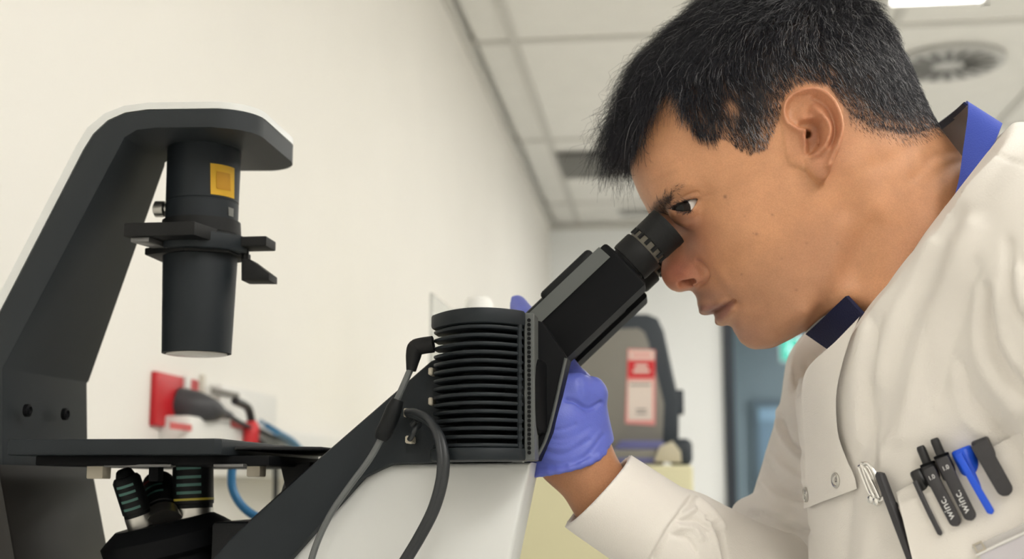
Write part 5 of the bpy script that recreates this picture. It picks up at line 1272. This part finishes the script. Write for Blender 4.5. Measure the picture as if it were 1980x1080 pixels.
# flare and rolled hem
ring = []
gu = (cb_ - ca); gu /= np.linalg.norm(gu); gv = np.cross(cax, gu); gv /= np.linalg.norm(gv)
cut_ = ((gg.X - cc[0]) * -cax[0] + (gg.Y - cc[1]) * -cax[1] + (gg.Z - cc[2]) * -cax[2]).astype(np.float32)
gg.capsule(cc - cax * .004, cc + cax * .028, .0285, .0285, .01)
gg.F = np.maximum(gg.F, np.broadcast_to(cut_, gg.F.shape))
for k in range(25):
    a = 2 * PI * k / 24; ring.append(cc + gu * math.cos(a) * .0290 + gv * math.sin(a) * .0285 + cax * .002 * math.sin(2 * a))
gg.chain(ring, [.0029] * 25, .0015)
GV, GQ = largest(*gg.mesh()); del gg; GV = relax(GV, GQ, 1)
GV = sculpt(GV, GQ, [([(1034, 888), (1085, 903), (1128, 886), (1166, 842)], 3.0, -.0008), ([(1036, 876), (1085, 890), (1130, 872), (1162, 832)], 4, .0007), ([(1040, 868), (1090, 878), (1140, 850)], 3.5, -.0008), ([(1044, 858), (1090, 866), (1138, 840)], 4, .0005), ([(1052, 846), (1095, 848), (1140, 826)], 4, -.0005), ([(1046, 828), (1085, 830), (1112, 820)], 4, -.0008), ([(1095, 772), (1112, 776), (1138, 790), (1162, 778)], 4, -.0025), ([(1118, 735), (1124, 760)], 4, -.0007), ([(1090, 692), (1120, 716), (1160, 732)], 8, .0010)])
gl_ = npmesh('glove', GV, GQ, M_glv, man); gl_['label'] = 'blue-violet nitrile glove'

# ================================================================== pens in the pocket (each a thing of its own)
M_pen = mat('pen_black', srgb(34, 34, 36), .35, noise=.05, nscale=200); M_pen2 = mat('pen_charcoal', srgb(58, 57, 60), .45, noise=.06, nscale=300, bump=.1, bscale=1500); M_penb = mat('pen_blue', srgb(28, 88, 228), .32); M_print = mat('pen_print', (.78, .78, .78), .5)
M_clear = mat('clear_barrel', (.85, .86, .85), .1, trans=.6, ior=1.3)
def span(q0, q1, off0, off1):
    a, na = LP(q0, off0); b, nb = LP(q1, off1); n_ = na + nb; n_ /= np.linalg.norm(n_); return a, b, n_
def strip_solid(name, a, b, n_, w0, w1, th, m, parent, bow=0.0, k=40, round_tip=True):
    """a flat bar (a pen's clip) from a to b, face along n_"""
    d = b - a; L = np.linalg.norm(d); d /= L; s_ = np.cross(d, n_); s_ /= np.linalg.norm(s_); n2 = np.cross(s_, d); n2 = n2 if n2 @ n_ > 0 else -n2
    bm = bmesh.new(); rows = []
    for i in range(k + 1):
        f_ = i / k; wd = w0 + (w1 - w0) * f_
        if round_tip:
            e = (1 - f_) * L / (w1 * 1.0); wd *= math.sqrt(max(0.02, 1 - max(0, 1 - e) ** 2))
        c = a + d * L * f_ + n2 * bow * math.sin(PI * f_)
        rows.append([bm.verts.new(Vector(c + s_ * x + n2 * y)) for x, y in ((-wd, 0), (-wd, th * .6), (-wd * .6, th), (wd * .6, th), (wd, th * .6), (wd, 0))])
    for r_, t_ in zip(rows, rows[1:]):
        for i in range(6): bm.faces.new((r_[i], r_[(i + 1) % 6], t_[(i + 1) % 6], t_[i]))
    bm.faces.new(rows[0]); bm.faces.new(rows[-1][::-1])
    return obj(name, bm, m, parent, deg=40), d, s_, n2, L
PXM = .00033
def pen(name, label, top, edge, barrel_r, m, clip, cw0, cw1, cm, cap_px=0, group='pens in the breast pocket', off=.0055):
    a, b, n_ = span(top, edge, off, off)
    d = b - a; L = np.linalg.norm(d); d /= L; r = barrel_r * PXM
    root = empty(name, tuple(a), label, 'pen', group)
    prof_ = [(0, r * .80), (.0006, r * .93), (.0018, r), (L + .015, r), (L + .045, r * .55), (L + .06, r * .3)]
    obj('barrel', lathe(bmesh.new(), a, d, prof_, 28), m, root)
    ca_, cb2, cn_ = span(clip[0], clip[1], max(off + r + .0002, .0138), .0138)
    o = strip_solid('clip', ca_, cb2, cn_, cw0 * PXM, cw1 * PXM, .0016, cm, root, .0006)
    return root, a, d, n_, L, r, o
# 1 thin clip pen
t, a, d, n_, L, r, _ = pen('pen', 'black capped pen with a thin clip, between long grey pen and lettered pens', (1772, 908), (1790, 945), 14, M_pen, ((1770, 930), (1820, 1034)), 4.5, 4.5, M_pen2)
# 2, 3 click pens with white lettering
def click(top, edge, clip, label):
    a, b, n_ = span(top, edge, .0055, .0055); d = b - a; L = np.linalg.norm(d); d /= L
    root = empty('click_pen', tuple(a), label, 'pen', 'pens in the breast pocket')
    f1 = .50
    obj('push_button', lathe(bmesh.new(), a, d, [(0, 6 * PXM), (.0008, 7.5 * PXM), (.002, 8.2 * PXM), (L * f1, 8.2 * PXM)], 24), M_pen, root)
    obj('barrel', lathe(bmesh.new(), a + d * L * f1, d, [(0, 11 * PXM), (.001, 13.5 * PXM), (.020, 14 * PXM), (.05, 8 * PXM), (.065, 4 * PXM)], 28), M_pen, root)
    obj('ring', lathe(bmesh.new(), a + d * (L * f1 + .0002), d, [(0, 13.7 * PXM), (.0016, 14.1 * PXM)], 28), M_anod, root)
    ca_, cb2, cn_ = span(clip[0], clip[1], .0138, .0136)
    cl_, dd_, s_, n2, CL = strip_solid('clip', ca_, cb2, cn_, 11.5 * PXM, 11.0 * PXM, .0022, M_pen2, root, .0005)
    for txt, fr_, size in (('winc.', .88, 20 * PXM), ('1.0', .16, 11 * PXM)):
        cu = bpy.data.curves.new('lettering', 'FONT'); cu.body = txt; cu.size = size; cu.extrude = .00008; cu.align_x = 'LEFT'; cu.align_y = 'CENTER'
        fo = bpy.data.objects.new('lettering_src', cu); COL.objects.link(fo); bpy.context.view_layer.update()
        me = bpy.data.meshes.new_from_object(fo.evaluated_get(bpy.context.evaluated_depsgraph_get())); bpy.data.objects.remove(fo)
        ydir = None
        if txt == 'winc.':   # reads up the clip
            ex = -dd_; ey_ = np.cross(n2, ex); pos = ca_ + dd_ * CL * fr_ + n2 * .0032
        else:
            ex = np.cross(n2, dd_); ex = ex if ex @ C_R > 0 else -ex; ey_ = np.cross(n2, ex); pos = ca_ + dd_ * CL * fr_ + n2 * .0029 - ex * size * .55
        M_ = Matrix([[ex[i], ey_[i], n2[i], pos[i]] for i in range(3)] + [[0, 0, 0, 1]]); me.transform(M_)
        lo_ = link_mesh('lettering', me, M_print, root); lo_['label'] = 'white lettering'
    return root
click((1779, 862), (1806, 926), ((1796, 905), (1853, 1016)), 'black click pen with white lettering on its clip, lower of the two alike')
click((1806, 847), (1832, 908), ((1822, 885), (1881, 1005)), 'black click pen with white lettering on its clip, upper one beside the blue cap')
# 4 blue cap
t, a, d, n_, L, r, _ = pen('pen', 'pen with a bright blue cap and long thin blue clip', (1858, 866), (1874, 900), 19, M_penb, ((1853, 878), (1919, 993)), 6, 6.5, M_penb, off=.0050)
# 5 wide charcoal clip
t, a, d, n_, L, r, _ = pen('marker_pen', 'charcoal marker with a wide round-ended clip, nearest the pocket corner by the arm', (1893, 848), (1908, 880), 16, M_pen2, ((1893, 856), (1950, 957)), 15, 13.5, M_pen2, off=.0050)
# 6 long grey pen outside the pocket edge
a, b, n_ = span((1702, 912), (1768, 1085), .006, .007)
root = empty('long_pen', tuple(a), 'long dark grey flat pen slanting down left of the pocket', 'pen', 'pens in the breast pocket')
strip_solid('body', b + (b - a) * .25, a, n_, 9.5 * PXM, 9.5 * PXM, .004, M_pen2, root)
bm = lathe(bmesh.new(), a + (b - a) * .36, (b - a), [(0, 9.0 * PXM), (.0012, 9.8 * PXM), (.003, 9.0 * PXM)], 20); obj('ring', bm, M_pen, root)
# 7 bent clear clip with silver loops
root_p, n_ = LP((1688, 935), .004)
root = empty('wire_clip', tuple(root_p), 'silver wire clip with long loops beside the long grey pen', 'clip')
def P3(q, o_): return LP(q, o_)[0]
M_chrome = mat('chrome_wire', (.80, .79, .77), .18, metal=1.0)
for k, pts in enumerate(([(1661, 902), (1672, 897), (1684, 912), (1696, 945), (1690, 958), (1680, 950), (1668, 920), (1661, 902)], [(1666, 896), (1680, 898), (1698, 925), (1708, 955), (1703, 966), (1692, 962), (1678, 930), (1666, 896)], [(1672, 905), (1690, 940), (1700, 962)])):
    obj('wire_loop', tube(bmesh.new(), [P3(q, .004 + .0018 * k) for q in pts], .0012, 10, 8), M_chrome, root)
for q in ((1690, 964), (1700, 968)):
    p_, n_ = LP(q, .003); obj('bead', lathe(bmesh.new(), p_, n_, [(0, .0026), (.002, .0030), (.004, .0022), (.0045, .0008)], 16), M_chrome, root)
# 8 clear badge holder on the pocket
BG = [((1880, 1062), (2010, 1003)), ((1945, 1170), (2075, 1110))]
M_clr = mat('clear_badge', (.93, .92, .92), .12, trans=.75, ior=1.15); M_cardb = mat('badge_card', srgb(206, 202, 208), .5)
root = empty('badge_holder', tuple(LP((1950, 1050), .012)[0]), 'clear plastic badge holder with a slotted edge at the bottom of the pocket', 'badge')
pts = [LP(q, .0125)[0] for q in ((1880, 1058), (2010, 998), (2075, 1110), (1945, 1170))]
nb = np.cross(pts[1] - pts[0], pts[3] - pts[0]); nb /= np.linalg.norm(nb); nb = nb if nb @ (CAM - pts[0]) > 0 else -nb
def quad(name, fr, z_, th, m):
    u0, v0, u1, v1 = fr; ex, ey2 = pts[1] - pts[0], pts[3] - pts[0]; bm = bmesh.new()
    lo_ = [bm.verts.new(Vector(pts[0] + ex * u + ey2 * v + nb * z_)) for u, v in ((u0, v0), (u1, v0), (u1, v1), (u0, v1))]; hi_ = [bm.verts.new(v.co + Vector(nb * th)) for v in lo_]
    bm.faces.new(lo_); bm.faces.new(hi_[::-1])
    for i in range(4): bm.faces.new((lo_[i], hi_[i], hi_[(i + 1) % 4], lo_[(i + 1) % 4]))
    return obj(name, bm, m, root)
quad('card', (.03, .16, .97, .95), 0, .0006, M_cardb); quad('sleeve', (0, .0, 1, .13), 0, .0010, M_clr); quad('edge_weld', (0, .12, 1, .16), .0008, .0008, M_white)
for fr in ((.02, -.03, .16, .0), (.02, .10, .16, .13), (.02, -.03, .045, .13), (.135, -.03, .16, .13)): quad('slot_rim', fr, .0006, .0010, M_beige)

# ---------------------------------------------------------------- stool under the man
sx, sy = float(hip[0]), MID
t = empty('lab_stool', (sx, sy, 0), 'black round lab stool the man sits on', 'stool')
obj('seat', lathe(bmesh.new(), (sx, sy, .42), (0, 0, 1), [(0, .16), (.01, .18), (.045, .18), (.055, .16)], 40), M_rub, t)
obj('column', lathe(bmesh.new(), (sx, sy, .06), (0, 0, 1), [(0, .03), (.36, .025)], 20), M_steel, t)
for k in range(5):
    a = 2 * PI * k / 5; e = np.array((sx + .27 * math.cos(a), sy + .27 * math.sin(a), .05)); obj('leg', tube(bmesh.new(), [np.array((sx, sy, .09)), e], .018, 10, 0), M_rub, t)
    obj('caster', lathe(bmesh.new(), (e[0], e[1] - .012, .026), (0, 1, 0), [(0, .026), (.024, .026)], 16), M_rub, t)
